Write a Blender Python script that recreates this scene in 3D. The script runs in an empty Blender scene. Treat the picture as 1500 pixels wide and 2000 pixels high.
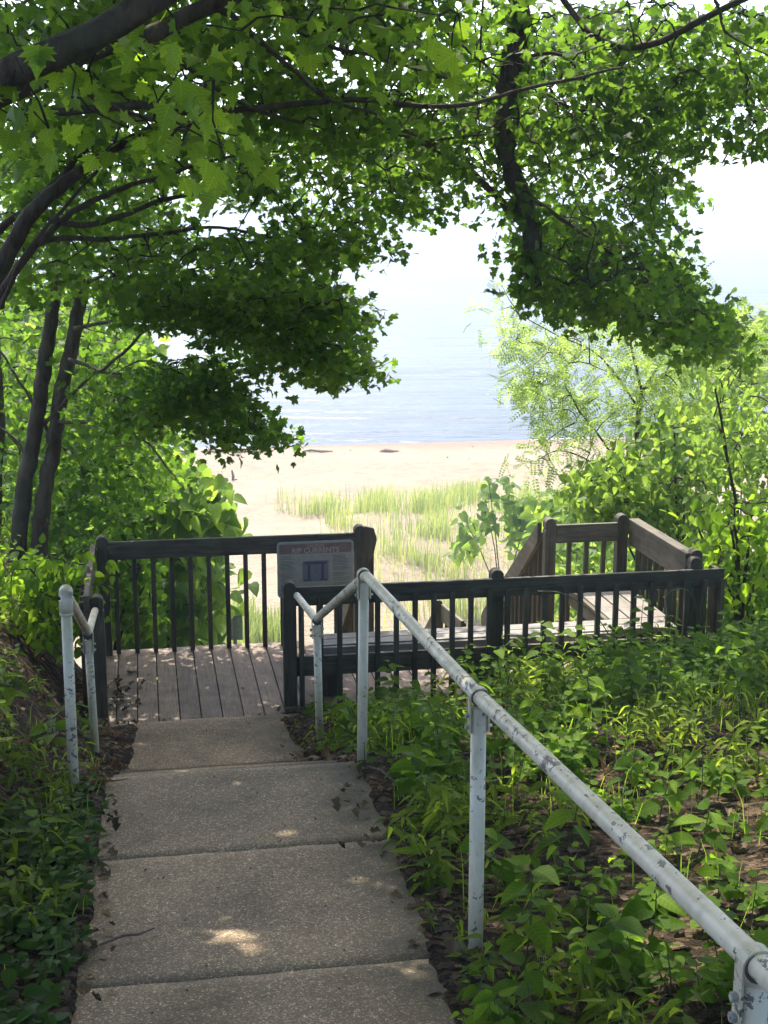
import bpy, math, random
import numpy as np
from mathutils import Vector, Matrix, noise
random.seed(7); rng = np.random.default_rng(7)
C = bpy.context.scene.collection
sc = bpy.context.scene

# ------------------------------------------------------------------ camera, sky, sun, exposure
F = 2700.0; PITCH = math.atan(572/2700); H = 3.41
cam_d = bpy.data.cameras.new('camera'); cam = bpy.data.objects.new('camera', cam_d); C.objects.link(cam)
cam.location = (0, 0, H); cam.rotation_euler = (math.pi/2 - PITCH, 0, 0)
cam_d.sensor_fit = 'VERTICAL'; cam_d.sensor_height = 36; cam_d.lens = 36*F/2000
cam_d.clip_start = .05; cam_d.clip_end = 20000
sc.camera = cam
SUN_EL, SUN_AZ = math.radians(58), math.radians(-14)      # azimuth from +Y, clockwise positive
w = bpy.data.worlds.new('World'); sc.world = w; w.use_nodes = True
nt = w.node_tree; nt.nodes.clear()
sky = nt.nodes.new('ShaderNodeTexSky'); sky.sky_type = 'NISHITA'; sky.sun_disc = False
sky.sun_elevation = SUN_EL; sky.sun_rotation = SUN_AZ; sky.air_density = .5; sky.dust_density = 2.2; sky.ozone_density = 0
bg = nt.nodes.new('ShaderNodeBackground'); bg.inputs[1].default_value = .15
wo = nt.nodes.new('ShaderNodeOutputWorld'); nt.links.new(sky.outputs[0], bg.inputs[0]); nt.links.new(bg.outputs[0], wo.inputs[0])
sd = bpy.data.lights.new('sun', 'SUN'); sd.energy = 2.0; sd.angle = math.radians(.5); sd.color = (1, .92, .8)
sun = bpy.data.objects.new('sun', sd); C.objects.link(sun)
SUNV = Vector((math.sin(SUN_AZ)*math.cos(SUN_EL), math.cos(SUN_AZ)*math.cos(SUN_EL), math.sin(SUN_EL)))
sun.rotation_euler = SUNV.to_track_quat('Z', 'Y').to_euler()
sc.view_settings.view_transform = 'Standard'; sc.view_settings.look = 'None'
sc.view_settings.gamma = 1; sc.view_settings.use_curve_mapping = False
sc.view_settings.exposure = 2.2
sc.render.engine = 'CYCLES'
cy = sc.cycles; cy.use_denoising = True; cy.max_bounces = 6; cy.diffuse_bounces = 4; cy.glossy_bounces = 3
cy.transmission_bounces = 5; cy.transparent_max_bounces = 8; cy.sample_clamp_indirect = 6

# ------------------------------------------------------------------ frames and helpers
A = math.radians(9.87); CA, SA = math.cos(A), math.sin(A)
def W(s, t, z=0.0): return Vector((s*CA - t*SA, s*SA + t*CA, z))     # s across the path, t along it
def ST(x, y): return x*CA + y*SA, -x*SA + y*CA
CP, SP = math.cos(PITCH), math.sin(PITCH)
def at(u, v, Y):                                                     # the point at forward distance Y seen at (u, v)
    x = (u-750)/F; y = (v-1000)/F; dy = CP - y*SP; dz = -(SP + y*CP); k = Y/dy
    return Vector((x*k, Y, H + dz*k))
def project(P):
    P = np.asarray(P); zc = P[..., 1]*CP + (H-P[..., 2])*SP; yc = (H-P[..., 2])*CP - P[..., 1]*SP
    return 750 + F*P[..., 0]/zc, 1000 + F*yc/zc, zc

def tag(o, label=None, cat=None, group=None, kind=None):
    for k, v in (('label', label), ('category', cat), ('group', group), ('kind', kind)):
        if v: o[k] = v
    return o
def empty(name, loc, rz=0.0, parent=None):
    o = bpy.data.objects.new(name, None); C.objects.link(o); o.location = loc; o.rotation_euler[2] = rz
    o.empty_display_size = .1; o.parent = parent
    return o
def np_mesh(name, V, T, smooth=False):
    V = np.ascontiguousarray(V, dtype=np.float32); T = np.ascontiguousarray(T, dtype=np.int32)
    me = bpy.data.meshes.new(name); me.vertices.add(len(V)); me.vertices.foreach_set('co', V.ravel())
    n, k = T.shape; me.loops.add(n*k); me.loops.foreach_set('vertex_index', T.ravel())
    me.polygons.add(n); me.polygons.foreach_set('loop_start', np.arange(0, n*k, k, dtype=np.int32))
    me.polygons.foreach_set('loop_total', np.full(n, k, dtype=np.int32))
    if smooth: me.polygons.foreach_set('use_smooth', np.ones(n, dtype=bool))
    me.update(calc_edges=True); return me
def link(name, me, mat, parent=None, loc=None, bevel=0):
    o = bpy.data.objects.new(name, me); C.objects.link(o)
    if mat and not me.materials: me.materials.append(mat)
    if parent: o.parent = parent
    if loc is not None: o.location = loc
    if bevel:
        m = o.modifiers.new('bevel', 'BEVEL'); m.width = bevel; m.segments = 2; m.limit_method = 'ANGLE'
    return o
class MB:
    def __init__(self): self.v = []; self.f = []
    def box(self, x0, x1, y0, y1, z0, z1, M=None):
        b = len(self.v); P = [(x, y, z) for z in (z0, z1) for y in (y0, y1) for x in (x0, x1)]
        if M is not None: P = [tuple(M @ Vector(p)) for p in P]
        self.v += P
        self.f += [tuple(b+i for i in q) for q in ((0, 2, 3, 1), (4, 5, 7, 6), (0, 1, 5, 4), (2, 6, 7, 3), (0, 4, 6, 2), (1, 3, 7, 5))]
        return self
    def prism(self, pts, axis, a0, a1, M=None):      # pts outline in the two other axes
        b = len(self.v); n = len(pts); P = []
        for a in (a0, a1):
            for p, q in pts: P.append({0: (a, p, q), 1: (p, a, q), 2: (p, q, a)}[axis])
        if M is not None: P = [tuple(M @ Vector(p)) for p in P]
        self.v += P
        self.f += [tuple(b+i for i in range(n))[::-1], tuple(b+n+i for i in range(n))]
        self.f += [(b+i, b+(i+1) % n, b+n+(i+1) % n, b+n+i) for i in range(n)]
        return self
    def tube(self, pts, radii, k=10, cap=True, wob=0.0):
        b = len(self.v); pts = [Vector(p) for p in pts]; n = len(pts)
        if not hasattr(radii, '__len__'): radii = [radii]*n
        up = Vector((0.13, .21, 1)).normalized()
        for i, p in enumerate(pts):
            d = (pts[min(i+1, n-1)] - pts[max(i-1, 0)]).normalized()
            x = d.cross(up)
            if x.length < .05: x = d.cross(Vector((1, 0, 0)))
            x.normalize(); y = d.cross(x)
            for j in range(k):
                an = 2*math.pi*j/k; r = radii[i]
                if wob: r *= 1 + wob*noise.noise(Vector((p.x*9+math.cos(an)*2, p.y*9+math.sin(an)*2, p.z*9)))
                self.v.append(tuple(p + x*(r*math.cos(an)) + y*(r*math.sin(an))))
        for i in range(n-1):
            for j in range(k):
                j2 = (j+1) % k
                self.f.append((b+i*k+j, b+i*k+j2, b+(i+1)*k+j2, b+(i+1)*k+j))
        if cap:
            self.f.append(tuple(b+j for j in range(k))[::-1]); self.f.append(tuple(b+(n-1)*k+j for j in range(k)))
        return self
    def mesh(self, name, smooth=False):
        me = bpy.data.meshes.new(name); me.from_pydata(self.v, [], self.f); me.update()
        import bmesh
        bm = bmesh.new(); bm.from_mesh(me); bmesh.ops.recalc_face_normals(bm, faces=bm.faces); bm.to_mesh(me); bm.free()
        if smooth:
            me.polygons.foreach_set('use_smooth', [len(p.vertices) < 6 for p in me.polygons])
        return me
    def build(self, name, mat, parent=None, loc=None, smooth=False, bevel=0):
        return link(name, self.mesh(name, smooth), mat, parent, loc, bevel)
def smooth_path(pts, n=6):
    pts = [Vector(p) for p in pts]; out = []
    for i in range(len(pts)-1):
        p0 = pts[max(i-1, 0)]; p1 = pts[i]; p2 = pts[i+1]; p3 = pts[min(i+2, len(pts)-1)]
        for j in range(n):
            t = j/n
            out.append(.5*((2*p1) + (p2-p0)*t + (2*p0-5*p1+4*p2-p3)*t*t + (3*p1-p0-3*p2+p3)*t**3))
    out.append(pts[-1]); return out
def lerps(x, xs, ys): return float(np.interp(x, xs, ys))

# ------------------------------------------------------------------ materials
def newmat(name):
    m = bpy.data.materials.new(name); m.use_nodes = True; n = m.node_tree; n.nodes.clear()
    out = n.nodes.new('ShaderNodeOutputMaterial'); return m, n, out
def N(n, t, **k):
    o = n.nodes.new('ShaderNode'+t)
    for a, b in k.items():
        if a.startswith('i_'): o.inputs[int(a[2:]) if a[2:].isdigit() else a[2:].replace('_', ' ')].default_value = b
        else: setattr(o, a, b)
    return o
def ramp(n, src, stops):
    r = n.nodes.new('ShaderNodeValToRGB'); e = r.color_ramp.elements
    while len(e) < len(stops): e.new(.5)
    for x, (p, c) in zip(e, stops): x.position = p; x.color = (*c, 1) if len(c) == 3 else c
    n.links.new(src, r.inputs[0]); return r.outputs[0]
def mix(n, fac, a, b, mode='MIX'):
    m = n.nodes.new('ShaderNodeMix'); m.data_type = 'RGBA'; m.blend_type = mode
    for s, v in ((0, fac), (6, a), (7, b)):
        if isinstance(v, (int, float)): m.inputs[s].default_value = v
        elif isinstance(v, tuple): m.inputs[s].default_value = (*v, 1)
        else: n.links.new(v, m.inputs[s])
    return m.outputs[2]
def coords(n, scale=(1, 1, 1), kind='Object', rot=(0, 0, 0)):
    tc = n.nodes.new('ShaderNodeTexCoord'); mp = n.nodes.new('ShaderNodeMapping')
    mp.inputs['Scale'].default_value = scale; mp.inputs['Rotation'].default_value = rot
    n.links.new(tc.outputs[kind], mp.inputs[0]); return mp.outputs[0]
def geo_pos(n, scale=(1, 1, 1), rot=(0, 0, 0)):
    g = n.nodes.new('ShaderNodeNewGeometry'); mp = n.nodes.new('ShaderNodeMapping')
    mp.inputs['Scale'].default_value = scale; mp.inputs['Rotation'].default_value = rot
    n.links.new(g.outputs['Position'], mp.inputs[0]); return mp.outputs[0]
def noi(n, vec, scale, detail=4, rough=.55, out=0, dist=0.):
    t = N(n, 'TexNoise'); t.inputs['Scale'].default_value = scale; t.inputs['Detail'].default_value = detail
    t.inputs['Roughness'].default_value = rough; t.inputs['Distortion'].default_value = dist
    n.links.new(vec, t.inputs['Vector']); return t.outputs[out]
def bump(n, h, strength=.5, dist=.01, prev=None):
    b = N(n, 'Bump'); b.inputs['Strength'].default_value = strength; b.inputs['Distance'].default_value = dist
    n.links.new(h, b.inputs['Height'])
    if prev: n.links.new(prev, b.inputs['Normal'])
    return b.outputs[0]
def principled(n, out, col, rough=.8, nrm=None, spec=.4, metal=0):
    p = N(n, 'BsdfPrincipled')
    if isinstance(col, tuple): p.inputs['Base Color'].default_value = (*col, 1)
    else: n.links.new(col, p.inputs['Base Color'])
    if isinstance(rough, (int, float)): p.inputs['Roughness'].default_value = rough
    else: n.links.new(rough, p.inputs['Roughness'])
    p.inputs['Specular IOR Level'].default_value = spec; p.inputs['Metallic'].default_value = metal
    if nrm: n.links.new(nrm, p.inputs['Normal'])
    n.links.new(p.outputs[0], out.inputs[0]); return p

def wood(name, dark, light, axis=1, knots=False, rough=.75, grain=1.0):
    m, n, out = newmat(name)
    sc_ = [38, 38, 38]; sc_[axis] = 2.2
    v = coords(n, tuple(sc_)); oi = N(n, 'ObjectInfo')
    va = N(n, 'VectorMath', operation='ADD'); n.links.new(v, va.inputs[0])
    mu = N(n, 'VectorMath', operation='SCALE'); mu.inputs['Scale'].default_value = 57; cb = N(n, 'CombineXYZ')
    for i in range(3): n.links.new(oi.outputs['Random'], cb.inputs[i])
    n.links.new(cb.outputs[0], mu.inputs[0]); n.links.new(mu.outputs[0], va.inputs[1])
    g = noi(n, va.outputs[0], 1.2, 6, .6, dist=1.2*grain); g2 = noi(n, geo_pos(n), 6, 4)
    c = ramp(n, g, [(.3, dark), (.72, light)])
    c = mix(n, .55, c, ramp(n, g2, [(.3, (.45, .45, .42)), (.7, (1.25, 1.22, 1.18))]), 'MULTIPLY')
    r = ramp(n, oi.outputs['Random'], [(0, (.8, .8, .8)), (1, (1.18, 1.16, 1.12))])
    c = mix(n, 1.0, c, r, 'MULTIPLY')
    if knots:
        vo = N(n, 'TexVoronoi'); vo.inputs['Scale'].default_value = 3.1; n.links.new(va.outputs[0], vo.inputs['Vector'])
        vv = coords(n, (5.5, 2.4, 5.5)); vb = N(n, 'VectorMath', operation='ADD'); n.links.new(vv, vb.inputs[0]); n.links.new(mu.outputs[0], vb.inputs[1])
        n.links.new(vb.outputs[0], vo.inputs['Vector']); vo.inputs['Scale'].default_value = 1
        c = mix(n, ramp(n, vo.outputs['Distance'], [(.04, (1, 1, 1)), (.11, (0, 0, 0))]), c, (.07, .05, .04))
    principled(n, out, c, rough, bump(n, g, .35, .004)); return m
M_DARK = wood('dark_stained_wood', (.05, .047, .031), (.15, .136, .095), 2)
M_DARKX = wood('dark_stained_rail_wood', (.056, .052, .035), (.165, .148, .103), 0)
M_DARKY = wood('worn_lit_side_rail_wood', (.07, .063, .045), (.17, .15, .11), 1)  # lighter than the front rails, for wear and for light on the side faces
M_PLANK = wood('weathered_deck_plank', (.19, .145, .115), (.37, .295, .235), 1, True, .8, 1.8)
M_BENCHX = wood('grey_bench_board', (.2, .19, .17), (.42, .4, .37), 0)
M_BENCHY = wood('grey_bench_board_side', (.17, .155, .14), (.36, .335, .3), 1)
M_PALE = wood('pale_wood', (.3, .27, .2), (.52, .48, .38), 2)  # on the left curved bracket the pale tone stands in for sky light

def m_pipe():
    m, n, out = newmat('chipped_white_paint')
    p = geo_pos(n); p2 = geo_pos(n, (1, .55, 1), (0, 0, -A))
    ch = noi(n, p2, 42, 5, .7); big = noi(n, p, 3.2, 3)
    cm = N(n, 'Math', operation='MULTIPLY_ADD'); n.links.new(big, cm.inputs[0]); cm.inputs[1].default_value = .42; n.links.new(ch, cm.inputs[2])
    mask = ramp(n, cm.outputs[0], [(.815, (0, 0, 0)), (.83, (1, 1, 1))])
    dirt = noi(n, geo_pos(n, (1, 1, .35)), 9, 5, .65)
    white = ramp(n, dirt, [(.28, (.46, .41, .27)), (.6, (.76, .70, .52))])
    rust = noi(n, p, 14, 3); bare = ramp(n, rust, [(.35, (.13, .14, .13)), (.7, (.2, .15, .11))])
    c = mix(n, mask, white, bare)
    principled(n, out, c, .42, bump(n, mask, -.6, .0015, bump(n, dirt, .25, .003)), .5); return m
M_PIPE = m_pipe()
def m_simple(name, col, rough=.6, metal=0, ns=20, var=.25, bd=.002):
    m, n, out = newmat(name); g = noi(n, geo_pos(n), ns, 5)
    lo = tuple(c*(1-var) for c in col); hi = tuple(c*(1+var) for c in col)
    principled(n, out, ramp(n, g, [(.3, lo), (.7, hi)]), rough, bump(n, g, .3, bd), .4, metal); return m
M_STEEL = m_simple('worn_grey_fitting', (.34, .34, .31), .5, 0, 60)
M_DARKMETAL = m_simple('dark_gap_metal', (.09, .09, .085), .6)

def m_concrete():
    m, n, out = newmat('exposed_aggregate_concrete')
    p = geo_pos(n)
    vo = N(n, 'TexVoronoi'); vo.inputs['Scale'].default_value = 150; vo.inputs['Randomness'].default_value = 1; n.links.new(p, vo.inputs['Vector'])
    vo2 = N(n, 'TexVoronoi'); vo2.inputs['Scale'].default_value = 80; n.links.new(p, vo2.inputs['Vector'])
    sep = N(n, 'SeparateColor'); n.links.new(vo.outputs['Color'], sep.inputs[0])
    sep2 = N(n, 'SeparateColor'); n.links.new(vo2.outputs['Color'], sep2.inputs[0])
    st = ramp(n, sep.outputs[0], [(0, (.19, .15, .1)), (.35, (.33, .26, .19)), (.62, (.44, .35, .255)), (.9, (.58, .47, .35)), (1, (.75, .66, .5))])
    st2 = ramp(n, sep2.outputs[1], [(0, (.55, .55, .55)), (.8, (1.1, 1.05, 1.0)), (1, (1.5, 1.45, 1.35))])
    c = mix(n, 1.0, st, st2, 'MULTIPLY')
    edge = ramp(n, vo.outputs['Distance'], [(.3, (0, 0, 0)), (.62, (1, 1, 1))])
    c = mix(n, edge, c, (.22, .175, .12))
    big = noi(n, p, 1.7, 5, .6); c = mix(n, .8, c, ramp(n, big, [(.32, (.48, .47, .4)), (.5, (.95, .93, .87)), (.66, (1.28, 1.22, 1.12))]), 'MULTIPLY')
    oi = N(n, 'ObjectInfo'); c = mix(n, 1.0, c, ramp(n, oi.outputs['Random'], [(0, (.86, .87, .88)), (1, (1.08, 1.06, 1.02))]), 'MULTIPLY')
    st3 = noi(n, geo_pos(n, (1, .6, 1)), 4.3, 6, .7, dist=.8); c = mix(n, ramp(n, st3, [(.56, (0, 0, 0)), (.68, (.45, .45, .45))]), c, (.13, .115, .075))
    # margin: darker toward the right edge of the path
    g = N(n, 'NewGeometry'); mp = N(n, 'Mapping'); mp.inputs['Rotation'].default_value = (0, 0, -A)
    n.links.new(g.outputs['Position'], mp.inputs[0]); sx = N(n, 'SeparateXYZ'); n.links.new(mp.outputs[0], sx.inputs[0])
    e = N(n, 'MapRange'); n.links.new(sx.outputs[0], e.inputs[0]); e.inputs[1].default_value = .5; e.inputs[2].default_value = .95
    add = N(n, 'Math', operation='MULTIPLY'); n.links.new(e.outputs[0], add.inputs[0]); n.links.new(noi(n, p, 5, 4), add.inputs[1])
    c = mix(n, ramp(n, add.outputs[0], [(.12, (0, 0, 0)), (.5, (.75, .75, .75))]), c, (.075, .072, .05))
    h = N(n, 'Math', operation='ADD'); n.links.new(vo.outputs['Distance'], h.inputs[0]); h.inputs[1].default_value = 0
    principled(n, out, c, .85, bump(n, h.outputs[0], -.5, .006, bump(n, noi(n, p, 9, 5), .5, .01)), .3); return m
M_CONC = m_concrete()

def m_ground():
    m, n, out = newmat('ground_soil_to_sand'); p = geo_pos(n)
    g = N(n, 'NewGeometry'); sx = N(n, 'SeparateXYZ'); n.links.new(g.outputs['Position'], sx.inputs[0])
    litter = N(n, 'TexVoronoi'); litter.inputs['Scale'].default_value = 26; n.links.new(geo_pos(n, (1, 1.4, 1), (0, 0, .5)), litter.inputs['Vector'])
    sc_ = N(n, 'SeparateColor'); n.links.new(litter.outputs['Color'], sc_.inputs[0])
    soil = ramp(n, sc_.outputs[0], [(0, (.018, .014, .009)), (.4, (.042, .031, .02)), (.75, (.088, .064, .04)), (1, (.2, .15, .1))])
    soil = mix(n, .9, soil, ramp(n, noi(n, p, 3, 6, .7), [(.3, (.45, .42, .4)), (.7, (1.25, 1.15, 1.05))]), 'MULTIPLY')
    fine = noi(n, p, 45, 5, .7)
    n1 = noi(n, p, .25, 4); n2 = noi(n, p, 1.4, 5)
    sand = ramp(n, n2, [(.3, (.31, .25, .175)), (.7, (.38, .31, .22))])
    sand = mix(n, ramp(n, noi(n, p, 5, 4, .7), [(.62, (0, 0, 0)), (.72, (.35, .35, .35))]), sand, (.29, .215, .155))
    def band(lo, hi, src=sx.outputs[1], amp=5.0):
        ad = N(n, 'Math', operation='MULTIPLY_ADD'); n.links.new(n1, ad.inputs[0]); ad.inputs[1].default_value = amp; n.links.new(src, ad.inputs[2])
        r = N(n, 'MapRange'); n.links.new(ad.outputs[0], r.inputs[0]); r.inputs[1].default_value = lo; r.inputs[2].default_value = hi; r.clamp = True
        return r.outputs[0]
    veg = ramp(n, n2, [(.3, (.05, .06, .025)), (.7, (.13, .14, .06))])
    c = mix(n, band(14.5, 17), soil, veg); c = mix(n, band(24.5, 30), c, sand)
    wet = band(59.0, 61.5, amp=3.0)
    c = mix(n, wet, c, (.27, .2, .145))
    b1 = bump(n, fine, .6, .02); b2 = bump(n, noi(n, p, 2.6, 6, .7), 1.0, .22, b1)
    bfar = mix(n, band(20, 28), (0, 0, 0), (1, 1, 1))
    principled(n, out, c, .9, b2, .15); return m
M_GROUND = m_ground()

def m_water():
    m, n, out = newmat('lake_water')
    v = geo_pos(n, (.16, 1.0, 1.0)); a = noi(n, v, .55, 5, .62, dist=.5); b = noi(n, geo_pos(n, (.05, .25, 1), (0, 0, .06)), .5, 4, .6)
    v2 = geo_pos(n, (.01, .05, 1)); c_ = noi(n, v2, .8, 4, .6)
    nr = bump(n, a, 1.0, .5, bump(n, b, .8, 1.6))
    col = ramp(n, c_, [(.35, (.03, .05, .065)), (.65, (.055, .08, .098))])
    principled(n, out, col, .3, nr, .16); return m
M_WATER = m_water()
M_FOAM = m_simple('wet_shore_foam', (.62, .6, .56), .5)

def m_leaf(name, front, trans, vary=.35, tw=.5, gloss=.2, yellow=0.0):
    m, n, out = newmat(name)
    g = N(n, 'NewGeometry'); oi = N(n, 'ObjectInfo')
    ad = N(n, 'Math', operation='ADD'); n.links.new(g.outputs['Random Per Island'], ad.inputs[0]); n.links.new(oi.outputs['Random'], ad.inputs[1])
    fr = N(n, 'Math', operation='FRACT'); n.links.new(ad.outputs[0], fr.inputs[0])
    lo = (1-vary, 1-vary*.8, 1-vary); hi = (1+vary*1.3+yellow, 1+vary, 1+vary*.2)
    r = ramp(n, fr.outputs[0], [(0, lo), (.5, (1, 1, 1)), (1, hi)])
    big = ramp(n, noi(n, geo_pos(n), 1.3, 2), [(.35, (.78, .82, .8)), (.65, (1.18, 1.14, 1.05))])
    r = mix(n, 1.0, r, big, 'MULTIPLY')
    at_ = N(n, 'Attribute', attribute_name='leaf_xy'); sx = N(n, 'SeparateXYZ'); n.links.new(at_.outputs['Vector'], sx.inputs[0])
    ab = N(n, 'Math', operation='ABSOLUTE'); n.links.new(sx.outputs[0], ab.inputs[0])
    ob = N(n, 'Math', operation='MULTIPLY_ADD'); n.links.new(ab.outputs[0], ob.inputs[0]); ob.inputs[1].default_value = -.75; n.links.new(sx.outputs[1], ob.inputs[2])
    m7 = N(n, 'Math', operation='MULTIPLY'); n.links.new(ob.outputs[0], m7.inputs[0]); m7.inputs[1].default_value = 7
    fc = N(n, 'Math', operation='PINGPONG'); n.links.new(m7.outputs[0], fc.inputs[0]); fc.inputs[1].default_value = .5
    mn = N(n, 'Math', operation='MINIMUM'); m9 = N(n, 'Math', operation='MULTIPLY'); n.links.new(ab.outputs[0], m9.inputs[0]); m9.inputs[1].default_value = 4
    n.links.new(m9.outputs[0], mn.inputs[0]); n.links.new(fc.outputs[0], mn.inputs[1])
    vein = ramp(n, mn.outputs[0], [(.03, (1.35, 1.25, 1.35)), (.13, (.96, .97, .96))])
    r = mix(n, 1.0, r, vein, 'MULTIPLY')
    cd = mix(n, 1.0, front, r, 'MULTIPLY'); ct = mix(n, 1.0, trans, r, 'MULTIPLY')
    d = N(n, 'BsdfPrincipled'); n.links.new(cd, d.inputs['Base Color']); d.inputs['Roughness'].default_value = .55; d.inputs['Specular IOR Level'].default_value = gloss
    t = N(n, 'BsdfTranslucent'); n.links.new(ct, t.inputs[0])
    ms = N(n, 'MixShader'); ms.inputs[0].default_value = tw; n.links.new(d.outputs[0], ms.inputs[1]); n.links.new(t.outputs[0], ms.inputs[2])
    n.links.new(ms.outputs[0], out.inputs[0]); return m
ML_MAPLE = m_leaf('maple_leaf', (.05, .105, .02), (.2, .38, .035))
ML_NEAR = m_leaf('near_sunlit_maple_leaf', (.08, .15, .02), (.34, .58, .04))  # near leaves of the same maple, sunlight on them put into the brighter colour
ML_LIME = m_leaf('sunny_catalpa_leaf', (.095, .175, .035), (.3, .47, .07), .45)
ML_LOCUST = m_leaf('locust_leaflet', (.14, .22, .055), (.44, .62, .13), .3)
ML_UNDER = m_leaf('undergrowth_leaf', (.09, .165, .02), (.3, .52, .035), .5, .45, .08)
ML_UNDER2 = m_leaf('bright_narrow_leaf', (.12, .18, .025), (.36, .52, .05), .4, .45, .08)
ML_COVER = m_leaf('glossy_cover_leaf', (.045, .1, .018), (.1, .22, .03), .4, .35, .15)
ML_GRASS = m_leaf('dune_grass_blade', (.19, .26, .085), (.34, .46, .14), .4, .35, .2, .15)
ML_LITTER = m_leaf('dead_leaf', (.14, .1, .065), (.14, .09, .045), .65, .2, .2)
def m_bark(name, a, b, s=18):
    m, n, out = newmat(name); v = geo_pos(n, (1, 1, .28)); h = noi(n, v, s, 6, .7, dist=.6); l = noi(n, geo_pos(n), 3, 3)
    c = mix(n, ramp(n, l, [(.52, (0, 0, 0)), (.66, (.6, .6, .6))]), ramp(n, h, [(.3, a), (.7, b)]), (.07, .085, .05))
    principled(n, out, c, .9, bump(n, h, .9, .02), .15); return m
M_BARK = m_bark('grey_brown_bark', (.045, .036, .025), (.14, .112, .08))
M_TWIG = m_bark('twig_bark', (.03, .024, .018), (.075, .06, .045), 40)
M_STEM = m_simple('green_stem', (.07, .1, .03), .6)
M_STICK = m_simple('dead_stick', (.13, .1, .075), .85, 0, 60, .4)

# ------------------------------------------------------------------ ground
def path_z(t):
    return lerps(t, [-8, 0, 4, 6.35, 6.6, 8.0, 9.1, 10], [2.9, 1.62, 1.07, .80, .72, .15, .04, -.05])
def bluff(t): return lerps(t, [-8, 0, 4, 6.3, 8.2, 9.2, 10.9, 12.3, 15, 23.5, 30, 38, 47, 58, 60.5, 64, 70], [2.9, 1.6, 1.05, .79, .27, .02, -.25, -.9, -2.4, -5.4, -5.75, -5.75, -6.0, -6.2, -6.47, -6.9, -7.6])
def edge_r(t): return lerps(t, [2, 3, 4, 5.17, 6.35, 7.9, 8.5, 9.1], [.76, .78, .85, .93, .96, .95, .86, .84]) + .03*noise.noise(Vector((t*3.1, 4, 0))) + .015*noise.noise(Vector((t*11, 4, 0)))
def edge_l(t): return lerps(t, [2, 4, 6, 7.9, 8.4, 9.1], [-.27, -.27, -.25, -.26, -.15, -.12]) + .03*noise.noise(Vector((t*3.1, 9, 0))) + .015*noise.noise(Vector((t*11, 9, 0)))
def ground_z(s, t):
    z = bluff(t)
    if t < 13.5 or s < 0:
        k = lerps(t, [-8, 3, 5, 7, 11, 14, 22], [.35, .35, .5, 1, 1, .9, 0])
        rise = lerps(-s, [.45, .62, 1.05, 1.6, 3, 6, 12], [0, .16, .62, .85, 1.0, 1.2, 1.9])*k
        if t > 10.6: rise += max(0, min(1, (-s-.6)/.5))*(lerps(t, [10.6, 13, 17], [0, .9, 0]))
        z += rise
    if s > 1.1:
        z += lerps(s, [1.1, 2, 4.5, 8, 14], [0, .06, .16, .5, 1.6])*lerps(t, [-8, 5, 8.6, 9.6, 22], [1, 1, .9, .1, 0])
    er, el = edge_r(t), edge_l(t)
    if el < s < er and t < 9.1:
        e = min(s-el, er-s)
        z = path_z(t) - .1 + (.0 if e > .06 else (.06-e)*1.85)
    elif t < 9.0:
        e = max(el-s, s-er)
        if e < .3: z = (path_z(t) + .014 + .02*noise.noise(Vector((s*7, t*7, 3))))*(1-e/.3) + z*e/.3
    if t < 24: z += .035*noise.noise(Vector((s*1.7, t*1.7, 0)))*(0 if (-.4 < s < 1.1 and t < 9.2) else 1) + .01*noise.noise(Vector((s*9, t*9, 5)))
    if t > 24:
        k = min(1, (t-24)/6)*max(0, min(1, (57-t)/4))
        z += k*(.28*noise.noise(Vector((s*.16, t*.22, 1))) + .07*noise.noise(Vector((s*.9, t*.9, 2))) + .02*noise.noise(Vector((s*2.6, t*2.6, 2))))
        z += .55*math.exp(-((t-38)/5.5)**2)*math.exp(-((s-9.5)/6)**2)
    if t > 9.05 and -.6 < s < 4.3 and t < 11: z = min(z, -.12)
    return z
ss = np.concatenate([[-400, -200, -100, -60, -40, -28, -20, -14, -10, -7.5], np.arange(-6, -2, .2), np.arange(-2, -.5, .07), np.arange(-.5, 1.2, .035), np.arange(1.2, 5, .08), np.arange(5, 12, .3), np.arange(12, 34, .7), [36, 42, 50, 65, 90, 140, 220, 400]])
tt = np.concatenate([np.arange(-8, 1.5, .6), np.arange(1.5, 9.4, .07), np.arange(9.4, 13, .2), np.arange(13, 26, .4), np.arange(26, 62, .45), [64, 68, 75]])
V = [tuple(W(s, t, ground_z(s, t))) for t in tt for s in ss]; ns_ = len(ss)
i, j = np.meshgrid(np.arange(len(tt)-1), np.arange(ns_-1), indexing='ij'); b = (i*ns_+j).ravel()
tag(link('ground', np_mesh('ground', V, np.stack([b, b+1, b+ns_+1, b+ns_], 1), True), M_GROUND), kind='structure')
WZ = -6.5
wv = [W(-9000, 58, WZ), W(9000, 58, WZ), W(9000, 14000, WZ), W(-9000, 14000, WZ)]
xs = np.array([-12000, -3000, -800, -200, 0, 200, 800, 3000, 12000]); ys = np.array([56, 64, 80, 120, 250, 600, 2000, 6000, 15000])
V = [tuple(W(x, y, WZ)) for y in ys for x in xs]; i, j = np.meshgrid(np.arange(8), np.arange(8), indexing='ij'); b = (i*9+j).ravel()
tag(link('lake_water', np_mesh('lake_water', V, np.stack([b, b+1, b+10, b+9], 1), True), M_WATER), kind='structure')
mb = MB()
pts = [W(s, 60.25 + .55*noise.noise(Vector((s*.18, 0, 0))) + .3*noise.noise(Vector((s*.7, 3, 0))), 0) for s in np.arange(-45, 60, .5)]
for k_ in range(len(pts)-1):
    a_, b_ = pts[k_], pts[k_+1]; w_ = .16 + .14*noise.noise(Vector((k_*.3, 1, 1))); mb.prism([(a_.x, a_.y), (b_.x, b_.y), (b_.x, b_.y+w_), (a_.x, a_.y+w_)], 2, WZ-.03, WZ+.03)
tag(mb.build('shore_foam', M_FOAM), kind='structure')

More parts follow.
